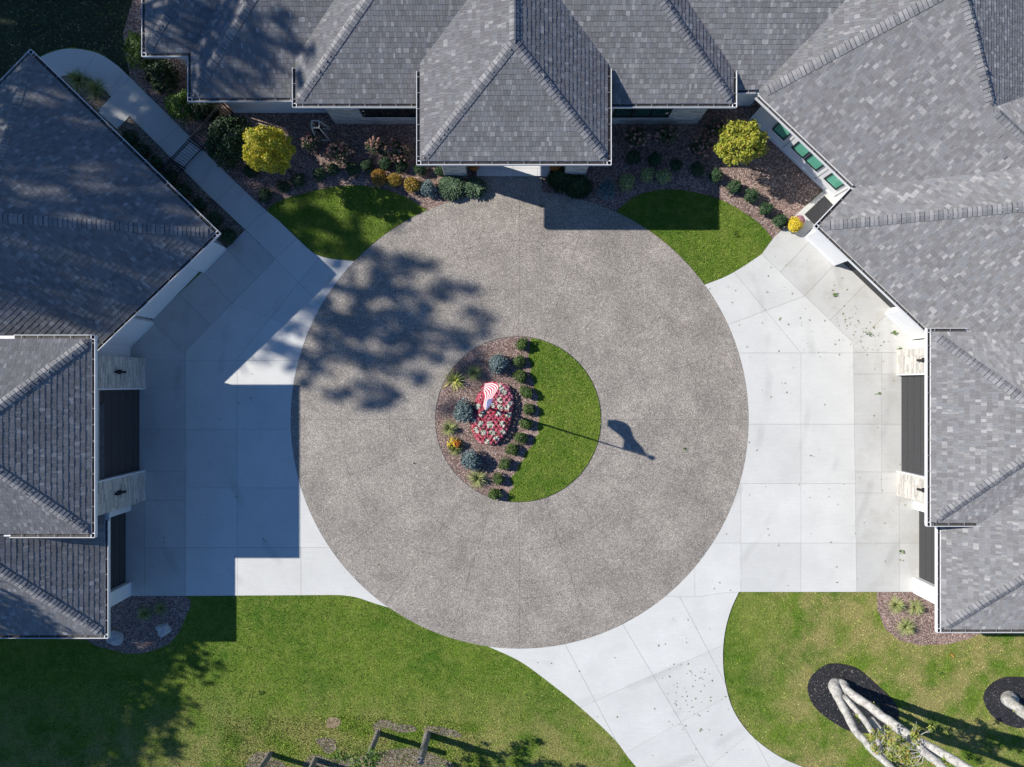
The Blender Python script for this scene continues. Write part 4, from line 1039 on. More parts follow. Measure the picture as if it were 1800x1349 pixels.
isl = [(917, 606), (913, 635), (915, 663), (925, 690), (929.5, 719), (925, 745), (915.6, 769), (901, 790), (888, 814.5), (875.7, 841), (869.6, 867)]
for i, (x, y) in enumerate(isl):
    m1, c1 = BOXM[i*2 % 5]
    place_shrub('boxwood', m1, x, y, None, [1, .95, 1, 1.02, 1.0, .98, .97, .95, .95, .96, 1][i], 'round green boxwood, %s from the top of the curved row beside the island grass' % ORD[i], 'shrub', 'boxwoods along the island grass', 0.01, c1)
for i, (x, y, s_) in enumerate(((875.7, 639.7, 1.0), (816, 722, 1.1), (828, 808, 1.06))):
    m1, c1 = SPR[i % 2]
    place_shrub('dwarf_spruce', m1, x, y, None, s_, ['low blue spruce at the top of the island bed', 'round blue spruce left of the red flowers on the island', 'blue spruce at the lower left of the island bed'][i], 'shrub', 'dwarf blue spruces', 0.01, c1)
def blades(name, n, L, w, mat, seed, spread=(0.15, 1.1), droop=0.35, h0=0.0):
    rg = random.Random(seed); V = []; F = []
    for i in range(n):
        a = rg.uniform(0, 6.283); el = rg.uniform(*spread); l = L*rg.uniform(0.65, 1.1); ww = w*rg.uniform(0.7, 1.2)
        dx, dy = math.cos(a), math.sin(a); px, py = -dy*ww, dx*ww; b = len(V)
        for s_ in range(4):
            t = s_/3; r_ = l*t*math.sin(el); z = h0+l*t*math.cos(el)-droop*l*t*t*math.sin(el); z = max(z, 0.01); k = (1-t)*0.8+0.04
            V += [(dx*r_+px*k, dy*r_+py*k, z), (dx*r_-px*k, dy*r_-py*k, z)]
        for s_ in range(3): F.append((b+2*s_, b+2*s_+1, b+2*s_+3, b+2*s_+2))
    return mesh_np(name, V, F, mat)
def plant(name, me, x, y, label, cat='plant', z=0.01, s_=1.0, group=None):
    o = link(name, me, None, G(x, y, z)); o.scale = (s_,)*3; o.rotation_euler.z = x % 6; return tag(o, label, cat, group)
YUC = blades('yucca', 85, 0.66, 0.034, MAT_YUCCA, 3, (0.3, 1.45), 0.15)
plant('yucca', YUC, 799, 669, 'spiky yellow green yucca at the left rim of the island')
FG = [blades('ornamental_grass', 380, 0.58, 0.013, MAT_FINEGR, s_, (0.1, 1.25), 0.5) for s_ in (5, 6)]
for (x, y, l, s_) in ((834, 656, 'tuft of fine green grass beside the spiky yucca on the island', 1.0), (790, 753, 'yellowing grass tuft at the far left of the island below the blue spruce', 1.0), (840, 841, 'wide yellow green grass tuft at the bottom of the island bed', 1.15), (800, 790, 'small straw coloured grass tuft above the lower island spruce', 0.75)):
    plant('ornamental_grass', FG[int(x) % 2], x, y, l, s_=s_)
# yellow and red leaved plant
ly = empty('coral_bells', G(800, 779, 0.01), 'yellow leaved plant with a red centre at the left of the island bed', 'plant')
V, F = leafcloud(220, (0.32, 0.30, 0.16), 0.045, 40, 0.5, 0.2, (-0.05, 0, 0.15), zmin=-0.3); link('foliage', mesh_np('foliage', V, F, MAT_MUMY), ly)
V, F = leafcloud(120, (0.17, 0.17, 0.12), 0.04, 41, 0.3, 0.2, (0.1, 0.02, 0.27), zmin=-0.3); link('flower', mesh_np('flower', V, F, MAT_MUMO), ly)
V, F = leafcloud(260, (0.36, 0.30, 0.14), 0.045, 42, 0.4, 0.2, (0.06, -0.1, 0.13), zmin=-0.3); link('leaves', mesh_np('leaves', V, F, MAT_BOX), ly)

# red, pink and white flower bed
outl = [(441+6, 432), (500, 415), (560, 420), (620, 440), (655, 500), (662, 590), (645, 680), (632, 745), (600, 800), (545, 850), (480, 858), (420, 845), (372, 775), (365, 700), (385, 640), (390, 590), (398, 530), (430, 480)]
outl = closed_curve([(x/4.089+740, y/4.089+570) for x, y in outl], 4)
fb = empty('flower_bed', G(868, 727, 0.012), 'dense mound of red, pink and cream flowers around the flagpole', 'flowers')
rg = np.random.default_rng(5)
pa = np.array(outl); P = rg.uniform(pa.min(0), pa.max(0), (5200, 2)); P = P[inpoly(P, outl)]
cenf = np.array([868, 727]); dd = np.array([np.min(np.hypot(*(pa-p).T)) for p in P])
hz = 0.10+0.28*np.minimum(1, dd/9)**0.5+0.07*np.sin(P[:, 0]*0.7)*np.cos(P[:, 1]*0.55)
# clumps: white star rosettes, red and pink groups
wc = [(571, 462), (565, 545), (515, 580), (410, 590), (570, 595), (620, 600), (640, 570), (380, 690), (430, 715), (495, 715), (500, 725), (585, 715), (515, 775), (450, 770), (400, 760), (590, 770), (545, 815), (480, 838), (440, 645), (600, 490), (555, 440), (630, 650), (560, 640)]
wc = np.array([(x/4.089+740, y/4.089+570) for x, y in wc])
def rosette(pts, zs, size, mat, name, npet=6, seed=1):
    rg_ = np.random.default_rng(seed); V = []; F = []
    for (x, y), z in zip(pts, zs):
        c = G(x, y)-fb.location; t0 = rg_.uniform(0, 6.28); b = len(V); s_ = size*rg_.uniform(0.7, 1.25); tilt = rg_.normal(size=2)*0.3
        V.append((c.x, c.y, z))
        for j in range(npet*2):
            a = t0+math.pi*j/npet; r_ = s_ if j % 2 == 0 else s_*0.5; ox, oy = math.cos(a)*r_, math.sin(a)*r_
            V.append((c.x+ox, c.y+oy, z+ox*tilt[0]+oy*tilt[1]+(0.01 if j % 2 == 0 else 0)))
        for j in range(npet*2): F.append((b, b+1+j, b+1+(j+1) % (npet*2)))
    o = link(name, mesh_np(name, V, F, mat), fb); o['kind'] = 'stuff'; return o
iw = np.min([np.hypot(P[:, 0]-w[0], P[:, 1]-w[1]) for w in wc], 0)
P_keep = (np.sin(P[:, 0]*0.55+1.3*np.sin(P[:, 1]*0.31))*np.cos(P[:, 1]*0.49+0.8) > -0.72) | (iw < 4.2); P, hz, iw, dd = P[P_keep], hz[P_keep], iw[P_keep], dd[P_keep]
white = iw < 4.8; pink = (~white) & ((P[:, 1] < 712) & (P[:, 0] > 858) & (rg.random(len(P)) < 0.75) | (rg.random(len(P)) < 0.25))
red = ~(white | pink)
rosette(P[white][:700], hz[white][:700]+0.03, 0.045, MAT_WHITEFL, 'cream_flowers', 5, 2)
rosette(P[pink], hz[pink]+0.01, 0.04, MAT_PINKFL, 'pink_flowers', 5, 3)
rosette(P[red], hz[red], 0.042, MAT_REDFL, 'red_flowers', 5, 4)
V, F = [], []
mbf = MB(); inner = [(868+(x-868)*0.93, 727+(y-727)*0.95) for x, y in outl]
mbf.prism([(G(*p)-fb.location)[:2] for p in inner], 0.0, 0.16); mbf.build('leaves', MAT_BOX, fb)

# flagpole with ball and drooping flag
FP = (859.5, 717.0)
fp = empty('flagpole', G(*FP, 0.0), 'slim flagpole with a dark ball on top rising from the island flowers', 'flagpole')
mb = MB(); mb.tube([(0, 0, 0), (0, 0, 2.4), (0, 0, 5.28)], [0.045, 0.038, 0.024], 12); mb.build('pole', plain('dark bronze pole', (0.06, 0.055, 0.05), 0.4, 0.5), fp)
V, F = blob((0.105, 0.105, 0.105), 1, 3, 0.0, (0, 0, 5.38)); link('ball', mesh_np('ball', V, F, plain('dark ball', (0.06, 0.065, 0.07), 0.25, 0.7), smooth=True), fp)
mb = MB(); mb.box((0, 0.06, 5.27), (0.035, 0.14, 0.03)); mb.build('truck', MAT_BLACK, fp)
top = [(859.5, 716, 5.24), (868, 706, 4.88), (872.6, 696, 4.6), (880, 680, 4.28), (871, 673, 4.08), (859, 674, 3.92)]
bot = [(859.5, 716, 4.42), (857.5, 708, 4.5), (856.5, 700.5, 4.5), (857, 692, 4.3), (856.5, 687, 4.08), (856, 684, 3.95)]
def cr3(P, t):
    n = len(P)-1; f = t*n; i = min(int(f), n-1); f -= i
    p0, p1, p2, p3 = [np.array(P[max(0, min(n, q))], float) for q in (i-1, i, i+1, i+2)]
    return 0.5*(2*p1+(-p0+p2)*f+(2*p0-5*p1+4*p2-p3)*f*f+(-p0+3*p1-3*p2+p3)*f**3)
NU, NV = 48, 26; V = []; UV = []
for i in range(NU+1):
    a, b = cr3(top, i/NU), cr3(bot, i/NU)
    for j in range(NV+1):
        v = j/NV; p = a*(1-v)+b*v; w = math.sin(i/NU*11+v*3.0)*0.03*math.sin(math.pi*min(1, i/NU+0.15)*0.9)
        q = G(p[0], p[1])-fp.location; V.append((q.x+w, q.y+w*0.4, p[2]+0.03*math.sin(i/NU*7+v*2)*i/NU)); UV.append((i/NU, v))
F = [(i*(NV+1)+j, (i+1)*(NV+1)+j, (i+1)*(NV+1)+j+1, i*(NV+1)+j+1) for i in range(NU) for j in range(NV)]
me = mesh_np('flag', V, F, MAT_FLAG, smooth=True); uvl = me.uv_layers.new(name='UVMap')
for l in me.loops: uvl.data[l.index].uv = UV[l.vertex_index]
flag = link('flag', me, None, fp.location); tag(flag, 'red and white striped flag with a starred blue corner, hanging folded from the flagpole', 'flag')

# ------------------------------------------------------------------ shrubs of the top beds
def word(i): return ORD[i]
for i, (x, y) in enumerate(((647, 294), (677.6, 290), (707, 295), (739, 300), (775, 301))):
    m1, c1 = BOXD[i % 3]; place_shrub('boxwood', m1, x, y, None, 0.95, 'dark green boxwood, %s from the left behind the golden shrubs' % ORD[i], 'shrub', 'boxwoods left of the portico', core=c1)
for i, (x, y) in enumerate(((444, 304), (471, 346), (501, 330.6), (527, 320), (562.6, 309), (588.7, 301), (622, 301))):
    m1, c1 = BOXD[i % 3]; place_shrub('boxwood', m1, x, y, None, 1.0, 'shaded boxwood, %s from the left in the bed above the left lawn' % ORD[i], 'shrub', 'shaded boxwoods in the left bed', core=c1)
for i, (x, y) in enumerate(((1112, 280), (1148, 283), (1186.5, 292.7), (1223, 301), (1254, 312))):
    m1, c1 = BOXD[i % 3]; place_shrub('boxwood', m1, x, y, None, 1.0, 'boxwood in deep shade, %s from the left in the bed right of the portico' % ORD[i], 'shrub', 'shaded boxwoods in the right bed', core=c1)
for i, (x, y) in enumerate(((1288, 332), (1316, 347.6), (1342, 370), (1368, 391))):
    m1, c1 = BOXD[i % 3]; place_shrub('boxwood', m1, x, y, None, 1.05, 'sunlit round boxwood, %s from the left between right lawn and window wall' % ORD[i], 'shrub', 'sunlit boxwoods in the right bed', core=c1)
place_shrub('golden_shrub', GOLDO[0], 667, 315, None, 1.0, 'orange and gold leaved shrub, leftmost of the three golden ones', 'shrub', 'golden shrubs', core=GOLDO[1])
place_shrub('golden_shrub', GOLD[0][0], 694, 320, None, 0.98, 'bright gold leaved shrub, middle of the three golden ones', 'shrub', 'golden shrubs', core=GOLD[0][1])
place_shrub('golden_shrub', GOLD[1][0], 726, 328, None, 1.05, 'deep gold shrub beside the small blue spruce', 'shrub', 'golden shrubs', core=GOLD[1][1])
for i, (x, y, s_) in enumerate(((1100.5, 323.6, 1.05), (1137, 309.6, 0.9), (1165, 312, 1.0))):
    place_shrub('golden_shrub', DGOLD[0], x, y, None, s_, 'dull yellow green shrub in shadow, %s from the left above the right lawn' % ORD[i], 'shrub', 'shaded yellow shrubs', core=DGOLD[1])
place_shrub('dwarf_spruce', SPR[0][0], 753.5, 335, None, 0.85, 'small blue spruce in the sun left of the portico', 'shrub', core=SPR[0][1])
place_shrub('dwarf_spruce', SPR[1][0], 1065, 337.7, None, 0.95, 'blue spruce in the shadow right of the portico', 'shrub', core=SPR[1][1])
def juniper(x, y, rx, ry, label, seed, mat=MAT_JUN):
    e = empty('juniper', G(x, y, -0.02), label, 'shrub')
    rg = random.Random(seed); V = []; F = []
    for i in range(int(900*rx*ry/0.25)):
        a = rg.uniform(0, 6.28); l = rg.uniform(0.0, 1.0)**0.7; ll = 0.17*rg.uniform(0.6, 1.3); x0, y0 = math.cos(a)*rx*l*0.85, math.sin(a)*ry*l*0.85
        z0 = 0.16+0.26*(1-l*l)+rg.uniform(-0.06, 0.05); aa = a+rg.uniform(-0.7, 0.7); dx, dy = math.cos(aa), math.sin(aa); b = len(V); w = 0.016
        V += [(x0-dy*w, y0+dx*w, z0), (x0+dy*w, y0-dx*w, z0), (x0+dx*ll+dy*w*1.6, y0+dy*ll-dx*w*1.6, z0+0.05), (x0+dx*ll*1.25, y0+dy*ll*1.25, z0+0.03), (x0+dx*ll-dy*w*1.6, y0+dy*ll+dx*w*1.6, z0+0.05)]
        F.append((b, b+1, b+2, b+3, b+4))
    link('foliage', mesh_np('foliage', V, F, mat), e)
    V, F = blob((rx*0.75, ry*0.75, 0.18), seed, 2, 0.15, (0, 0, 0.14)); link('stems', mesh_np('stems', V, F, DARKCORE, smooth=True), e)
juniper(796, 331, 0.55, 0.5, 'spreading grey green juniper below the left portico pillar', 2)
juniper(835, 333, 0.42, 0.32, 'smaller spreading juniper between the left pillar and the porch step', 3)
juniper(985, 318, 0.5, 0.45, 'dark juniper beside the right end of the porch step', 4, MAT_EVER)
juniper(1015, 331, 0.55, 0.42, 'dark spreading juniper below the right portico pillar', 5, MAT_EVER)
def hydrangea(x, y, rx, label, seed, nh=45):
    e = empty('hydrangea', G(x, y, -0.03), label, 'shrub', 'hydrangeas along the house front')
    V, F = leafcloud(int(700*rx/0.5), (rx, rx*0.85, 0.38), 0.05, seed, 0.5, 0.15, (0, 0, 0.42), zmin=-0.4); link('foliage', mesh_np('foliage', V, F, MAT_HYD), e)
    V, F = blob((rx*0.6, rx*0.5, 0.25), seed, 2, 0.15, (0, 0, 0.3)); link('stems', mesh_np('stems', V, F, DARKCORE, smooth=True), e)
    rg = random.Random(seed); mbh = MB()
    for i in range(nh):
        a = rg.uniform(0, 6.28); l = math.sqrt(rg.random())*1.02; c = (math.cos(a)*l*rx, math.sin(a)*l*rx*0.85, 0.55+0.28*(1-l*l)+rg.uniform(-0.06, 0.04)); s_ = rg.uniform(0.045, 0.075)
        V, F = blob((s_, s_, s_*0.85), i, 1, 0.2, c); mbh.add(V, F)
    o = mbh.build('flower_heads', MAT_HEAD, e); o['kind'] = 'stuff'
for i, (x, y, r_, l) in enumerate(((600.5, 275, 0.55, 'brown pink hydrangea in front of the left stone wall window'), (700, 272, 0.58, 'green and pink hydrangea beside the portico corner'), (662, 262, 0.38, 'small hydrangea with one deep pink bloom between two larger ones'),
        (551, 256, 0.42, 'dim hydrangea beside the white wooden stand'), (1116, 248, 0.55, 'shaded hydrangea below the right front window, nearest the portico'), (1167, 245, 0.50, 'shaded hydrangea below the right end of the front windows'), (1226, 264, 0.55, 'shaded hydrangea left of the lime coloured tree'), (1254, 230, 0.48, 'shaded hydrangea near the corner behind the lime coloured tree'))):
    hydrangea(x, y, r_, l, 60+i, 46 if r_ > 0.5 else 26)

def small_tree(x, y, z_c, rad, mat, label, seed, n=4200, size=0.058):
    e = empty('ornamental_tree', G(x, y, -0.03), label, 'tree')
    mb = MB(); mb.tube([(0, 0, 0), (0.03, 0, z_c*0.4), (0, 0.02, z_c*0.75), (0, 0, z_c)], [0.06, 0.05, 0.045, 0.03], 8)
    r = random.Random(seed)
    for i in range(9):
        a = r.uniform(0, 6.28); mb.tube([(0, 0, z_c*(0.5+0.04*i)), (math.cos(a)*rad[0]*0.4, math.sin(a)*rad[1]*0.4, z_c), (math.cos(a)*rad[0]*0.8, math.sin(a)*rad[1]*0.8, z_c+rad[2]*0.4)], [0.025, 0.018, 0.008], 6)
    mb.build('trunk', MAT_DBARK, e)
    V1, F1 = leafcloud(n, [q*0.92 for q in rad], size, seed, 0.5, 0.30, (0, 0, z_c), zmin=-0.9)
    Vs, Fs, off = [V1], [F1], len(V1)
    for i in range(34):
        a = r.uniform(0, 6.28); u = r.uniform(-0.3, 1); q = math.sqrt(max(0, 1-u*u))
        c = (math.cos(a)*q*rad[0]*0.92, math.sin(a)*q*rad[1]*0.92, z_c+u*rad[2]*0.9)
        Va, Fa = leafcloud(120, (rad[0]*0.2*r.uniform(0.7, 1.35),)*3, size, seed*31+i, 0.2, 0, c); Vs.append(Va); Fs.append(Fa+off); off += len(Va)
    link('crown', mesh_np('crown', np.concatenate(Vs), np.concatenate(Fs), mat), e)
small_tree(*(900-430*0.906, CY-411.5*0.906), 2.75, (0.90, 0.90, 1.45), MAT_YELLOW, 'small round tree with yellow to lime autumn leaves left of the entrance', 21)
small_tree(*(900+405*0.926, CY-424*0.926), 2.15, (0.94, 0.94, 1.0), MAT_LIME, 'small lime yellow tree with ragged crown by the window wall', 22)
def bush(x, y, z, rad, mat, label, seed, n, size, name='evergreen_shrub', k=4):
    e = empty(name, G(x, y, -0.03), label, 'shrub')
    V, F = leafcloud(n, rad, size, seed, 0.5, 0.28, (0, 0, z), zmin=-0.8, k=k)
    r = random.Random(seed); Vs, Fs, off = [V], [F], len(V)
    for i in range(22):
        a = r.uniform(0, 6.28); u = r.uniform(-0.1, 1); q = math.sqrt(1-u*u)
        Va, Fa = leafcloud(int(n/40), (rad[0]*0.26,)*3, size, seed*17+i, 0.1, 0, (math.cos(a)*q*rad[0]*0.95, math.sin(a)*q*rad[1]*0.95, z+u*rad[2]*0.9), k=k); Vs.append(Va); Fs.append(Fa+off); off += len(Va)
    link('foliage', mesh_np('foliage', np.concatenate(Vs), np.concatenate(Fs), mat), e)
    mb = MB(); mb.tube([(0, 0, 0), (0.02, 0, z)], [0.06, 0.03], 6)
    for i in range(7):
        a = r.uniform(0, 6.28); mb.tube([(0, 0, z*0.3), (math.cos(a)*rad[0]*0.6, math.sin(a)*rad[1]*0.6, z+rad[2]*0.3)], [0.03, 0.01], 5)
    mb.build('stems', MAT_DBARK, e)
bush(428, 268, 1.2, (0.95, 0.95, 1.0), MAT_EVER, 'big dark feathery evergreen between gate and yellow tree', 51, 4200, 0.075)
bush(337, 200, 0.9, (0.6, 0.55, 0.75), MAT_BRIGHT, 'bright green leafy shrub catching the sun beside the walkway', 52, 1700, 0.06, 'leafy_shrub')
bush(375, 205, 0.8, (0.55, 0.5, 0.7), MAT_EVER, 'dark shrub under the eave corner behind the walkway', 53, 1500, 0.065)
bush(300, 150, 0.8, (0.65, 0.55, 0.65), MAT_EVER, 'dark green shrub along the upper walkway below the lower roof corner', 54, 1700, 0.065)
bush(262, 108, 0.9, (0.45, 0.7, 0.7), MAT_BRIGHT, 'green shrub with light tips near the top left roof edge', 55, 1300, 0.055, 'leafy_shrub')
bush(288, 128, 0.5, (0.5, 0.45, 0.5), MAT_EVER, 'low dark shrub between the upper walkway and the eave', 56, 900, 0.06)
# shaded border of the left garage
k_ = 0
for i, (s_, t_) in enumerate(((28, -22), (60, -20), (92, -24), (125, -21), (160, -22), (195, -20), (232, -22), (268, -23))):
    x, y = 205+s_*0.72+6, 235+s_*0.72*0.98-4
    m1, c1 = BOXD[i % 3]
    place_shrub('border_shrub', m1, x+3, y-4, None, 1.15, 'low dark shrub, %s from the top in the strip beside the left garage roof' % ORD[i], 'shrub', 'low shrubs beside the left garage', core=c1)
plant('ornamental_grass', FG[0], 140, 142, 'arching grass in the crescent bed inside the curved walkway', z=-0.03, s_=1.3)
plant('ornamental_grass', FG[1], 170, 158, 'darker arching grass at the tip of the crescent bed', z=-0.03, s_=1.3)
plant('ornamental_grass', FG[0], 1574, 1063, 'green grass clump, upper left of the right gravel bed', z=-0.03, s_=1.0)
plant('ornamental_grass', FG[1], 1608, 1068, 'yellowish grass clump next to the right garage pier', z=-0.03, s_=0.95)
plant('ornamental_grass', FG[1], 1592, 1102, 'green grass clump, lowest in the right gravel bed', z=-0.03, s_=1.05)
plant('ornamental_grass', FG[0], 255, 1078, 'shaded grass clump in the bed below the left garage', z=-0.03, s_=0.9)
plant('ornamental_grass', FG[1], 282, 1070, 'second shaded grass clump near the driveway edge at the left garage', z=-0.03, s_=0.8)

# boulders
for (x, y, rx, ry, l) in ((201, 1119, 0.40, 0.30, 'grey boulder under the corner of the left garage roof'), (287, 1105, 0.30, 0.27, 'rounded pale boulder in the shaded bed below the left garage')):
    V, F = blob((rx, ry, 0.24), int(x), 3, 0.22, (0, 0, 0.08)); o = link('boulder', mesh_np('boulder', V, F, MAT_ROCK), None, G(x, y, -0.03)); tag(o, l, 'boulder')
# potted flowers
def pot(x, y, z, r, mats, label, seed, name='potted_mum'):
    e = empty(name, G(x, y, z), label, 'flower pot')
    mb = MB(); mb.tube([(0, 0, 0), (0, 0, 0.24), (0, 0, 0.26)], [r*0.42, r*0.6, r*0.64], 14); mb.build('pot', MAT_POT, e)
    for i, (m, c, sc, n) in enumerate(mats):
        V, F = leafcloud(n, (r*sc, r*sc, r*0.7*sc), 0.032, seed+i, 0.75, 0.1, (c[0]*r, c[1]*r, 0.34), zmin=-0.5); link('flowers', mesh_np('flowers', V, F, m), e)
    V, F = blob((r*0.72, r*0.72, r*0.5), seed, 2, 0.05, (0, 0, 0.33)); link('stems', mesh_np('stems', V, F, MAT_BOX2, smooth=True), e)
pot(1394, 397, 0, 0.36, [(MAT_MUMY, (-0.12, -0.12), 0.92, 1500), (MAT_MUMP, (0.42, 0.42), 0.62, 500)], 'big pot of yellow and purple mums at the corner of the right walkway', 71)
pot(834, 296, 0.11, 0.27, [(MAT_MUMO, (0, 0), 1, 700)], 'orange mum pot at the left side of the porch', 72)
pot(975, 296, 0.0, 0.26, [(MAT_MUMO, (0, 0), 1, 700)], 'orange yellow mum pot at the right side of the porch', 73)
# black mat by the side entrance
mb = MB(); mb.prism([G(*p)[:2] for p in ((1414, 377.4), (1449, 344.7), (1466, 362.5), (1431, 395))], 0.0, 0.02); o = mb.build('door_mat', MAT_BLACKMAT); tag(o, 'black mat with fallen leaves under the jog of the right roof', 'mat')
# path lights
for (x, y, l) in ((1372, 403, 'small black path light next to the lowest boxwood and the mum pot'), (459, 355, 'small path light at the pointed corner of the left lawn')):
    e = empty('path_light', G(x+3, y, -0.03), l, 'path light'); mb = MB(); mb.tube([(0, 0, 0), (0, 0, 0.4)], 0.012, 6); mb.build('stem', MAT_BLACK, e)
    mb = MB(); mb.tube([(0, 0, 0.38), (0, 0, 0.40), (0, 0, 0.45)], [0.085, 0.08, 0.02], 14); mb.build('cap', MAT_BLACK, e)
# white tapering wooden stand
st = empty('planter_stand', G(569, 238, -0.03), 'white tapered wooden frame standing in the bed by the left stone wall', 'garden stand')
for (sx, sy) in ((-1, -1), (1, -1), (1, 1), (-1, 1)):
    mb = MB(); mb.tube([(sx*0.30, sy*0.26, 0), (sx*0.16, sy*0.15, 1.35)], 0.03, 4); mb.build('leg', MAT_CREAM, st)
mb = MB(); mb.box((0, 0.15, 1.34), (0.36, 0.05, 0.05)); mb.box((0, -0.15, 1.34), (0.36, 0.05, 0.05)); mb.box((0.16, 0, 1.34), (0.05, 0.26, 0.05)); mb.box((-0.16, 0, 1.34), (0.05, 0.26, 0.05)); mb.build('top_frame', MAT_CREAM, st)
mb = MB(); mb.box((0, -0.25, 0.12), (0.62, 0.05, 0.06)); mb.box((0, 0.25, 0.12), (0.62, 0.05, 0.06)); mb.build('crossbar', MAT_CREAM, st)
mb = MB(); mb.tube([(0, 0, 0.5), (0, 0, 0.85)], [0.10, 0.15], 12); mb.build('lantern', MAT_BLACK, st)

# ------------------------------------------------------------------ timber posts at the bottom
for (x, y, h_, l) in ((664, 1289, 2.2, 'weathered timber post half hidden by leaves at the bottom edge'), (751, 1292, 2.2, 'thick pale timber post casting a long shadow at the bottom edge'), (474, 1326, 2.4, 'dark timber post, leftmost at the bottom edge'), (554, 1336, 2.4, 'dark timber post between the leftmost post and the leafy tree')):
    mb = MB(); rr = 0.15 if x in (751,) else 0.12
    pts = [(0.01*math.sin(i), 0.01*math.cos(i*2), h_*i/6-0.05*(i == 0)) for i in range(7)]
    mb.tube(pts, [rr*(1+0.05*math.sin(i*2.1)) for i in range(7)], 14); o = mb.build('timber_post', MAT_POST, None, loc=G(x, y, -0.03)); tag(o, l, 'post', 'timber posts along the lower edge')

# ------------------------------------------------------------------ trees
def leaf_clumps(clumps, per, r, size, seed, flat=0.6):
    Vs, Fs, off = [], [], 0
    for i, c in enumerate(clumps):
        V, F = leafcloud(per, (r, r, r*flat), size, seed*101+i, 0.1, 0, c); Vs.append(V); Fs.append(F+off); off += len(V)
    return np.concatenate(Vs), np.concatenate(Fs)
def forked_tree(base, paths, label, leaves, seed):
    e = empty('tree', G(*base, -0.02), label, 'tree'); o0 = e.location
    mb = MB(); rr = random.Random(seed)
    for pts, rad in paths:
        P = [I(*p)-o0 for p in pts]
        # subdivide for a slightly knobbly outline
        Q_, Rr = [], []
        for i in range(len(P)-1):
            for s_ in range(4):
                t = s_/4; Q_.append(P[i].lerp(P[i+1], t)+Vector((rr.uniform(-.018, .018), rr.uniform(-.018, .018), 0))); Rr.append((rad[i]*(1-t)+rad[i+1]*t)*rr.uniform(0.93, 1.09))
        Q_.append(P[-1]); Rr.append(rad[-1]); mb.tube(Q_, Rr, 12)
    V, F = blob((0.32, 0.30, 0.22), seed, 2, 0.2, (0.05, -0.02, 0.05)); mb.add(V, F)
    stems = [I(*p)-o0 for pts, rad in paths for p in pts]
    mb.build('trunk', MAT_BARK, e, smooth=True)
    tw = MB()
    for p in leaves:
        q = I(*p)-o0; s0 = min(stems, key=lambda v: (v-q).length+(2 if v.z > q.z+0.2 else 0)); m_ = (s0+q)*0.5+Vector((rr.uniform(-.1, .1), rr.uniform(-.1, .1), 0.1))
        tw.tube([s0, m_, q], [0.022, 0.014, 0.006], 5)
        for _ in range(3): tw.tube([m_.lerp(q, 0.4), q+Vector((rr.uniform(-.28, .28), rr.uniform(-.28, .28), rr.uniform(-.1, .2)))], [0.008, 0.004], 4)
    tw.build('twigs', MAT_BARK, e)['kind'] = 'stuff'
    V, F = leaf_clumps([I(*p)-o0 for p in leaves], 34, 0.19, 0.06, seed); link('crown', mesh_np('crown', V, F, MAT_TWIG), e)
    return e
lv = [(1500, 1224, .9), (1488, 1238, 1.0), (1532, 1241, 1.5), (1540, 1246, 1.6), (1507, 1262, 1.7), (1523, 1276, 2.1), (1563, 1270, 2.4), (1510, 1262, 1.9)]
rr = random.Random(3)
lv2 = [(1535+rr.gauss(0, 7), 1293+rr.gauss(0, 6), 3.2) for _ in range(6)]+[(1572+rr.gauss(0, 22), 1315+rr.gauss(0, 15), 4.0+rr.uniform(-.5, .5)) for _ in range(22)]+[(1610+rr.gauss(0, 14), 1296+rr.gauss(0, 8), 4.0) for _ in range(7)]+[(1605+rr.gauss(0, 28), 1336+rr.gauss(0, 12), 4.6) for _ in range(26)]+[(1545, 1300, 3.3), (1538, 1288, 3.0), (1665, 1335, 5.2), (1690, 1344, 5.6)]
T1 = forked_tree((1472, 1210), [([(1472, 1206, -0.05), (1466, 1207, 0.35), (1476, 1232, 1.0), (1503, 1285, 2.6), (1535, 1320, 3.8), (1575, 1358, 5.2), (1680, 1480, 8.5), (1800, 1640, 12)], [0.36, 0.26, 0.17, 0.15, 0.14, 0.13, 0.11, 0.07]),
    ([(1478, 1204, 0.1), (1487, 1214, 0.6), (1520, 1236, 1.4), (1562, 1268, 2.6), (1600, 1296, 3.6), (1660, 1328, 5.0), (1730, 1368, 6.6), (1900, 1480, 10), (2050, 1600, 13)], [0.3, 0.20, 0.18, 0.19, 0.20, 0.18, 0.15, 0.12, 0.07]),
    ([(1484, 1225, 0.9), (1510, 1254, 1.8), (1540, 1296, 3.1), (1556, 1330, 4.2), (1600, 1400, 6.5)], [0.13, 0.12, 0.10, 0.09, 0.07]),
    ([(1600, 1296, 3.6), (1625, 1322, 4.6), (1672, 1362, 6.0), (1800, 1520, 9.5)], [0.16, 0.15, 0.13, 0.08]),
    ([(1533, 1264, 1.9), (1545, 1280, 2.3), (1560, 1297, 2.8)], [0.12, 0.11, 0.10])],
    'pale barked tree forking into several leaning trunks above a black mulch ring', lv+lv2, 81)
T2 = forked_tree((1776, 1230), [([(1774, 1228, -0.05), (1772, 1232, 0.35), (1792, 1246, 1.1), (1822, 1266, 2.2), (1900, 1330, 5), (2050, 1460, 10)], [0.34, 0.27, 0.2, 0.18, 0.16, 0.08]), ([(1786, 1250, 1.0), (1815, 1272, 2.2), (1900, 1350, 5)], [0.1, 0.1, 0.08])],
    'pale tree trunk cut off by the right edge of the photo', [(1790, 1250, 1.2), (1840, 1290, 3)], 82)
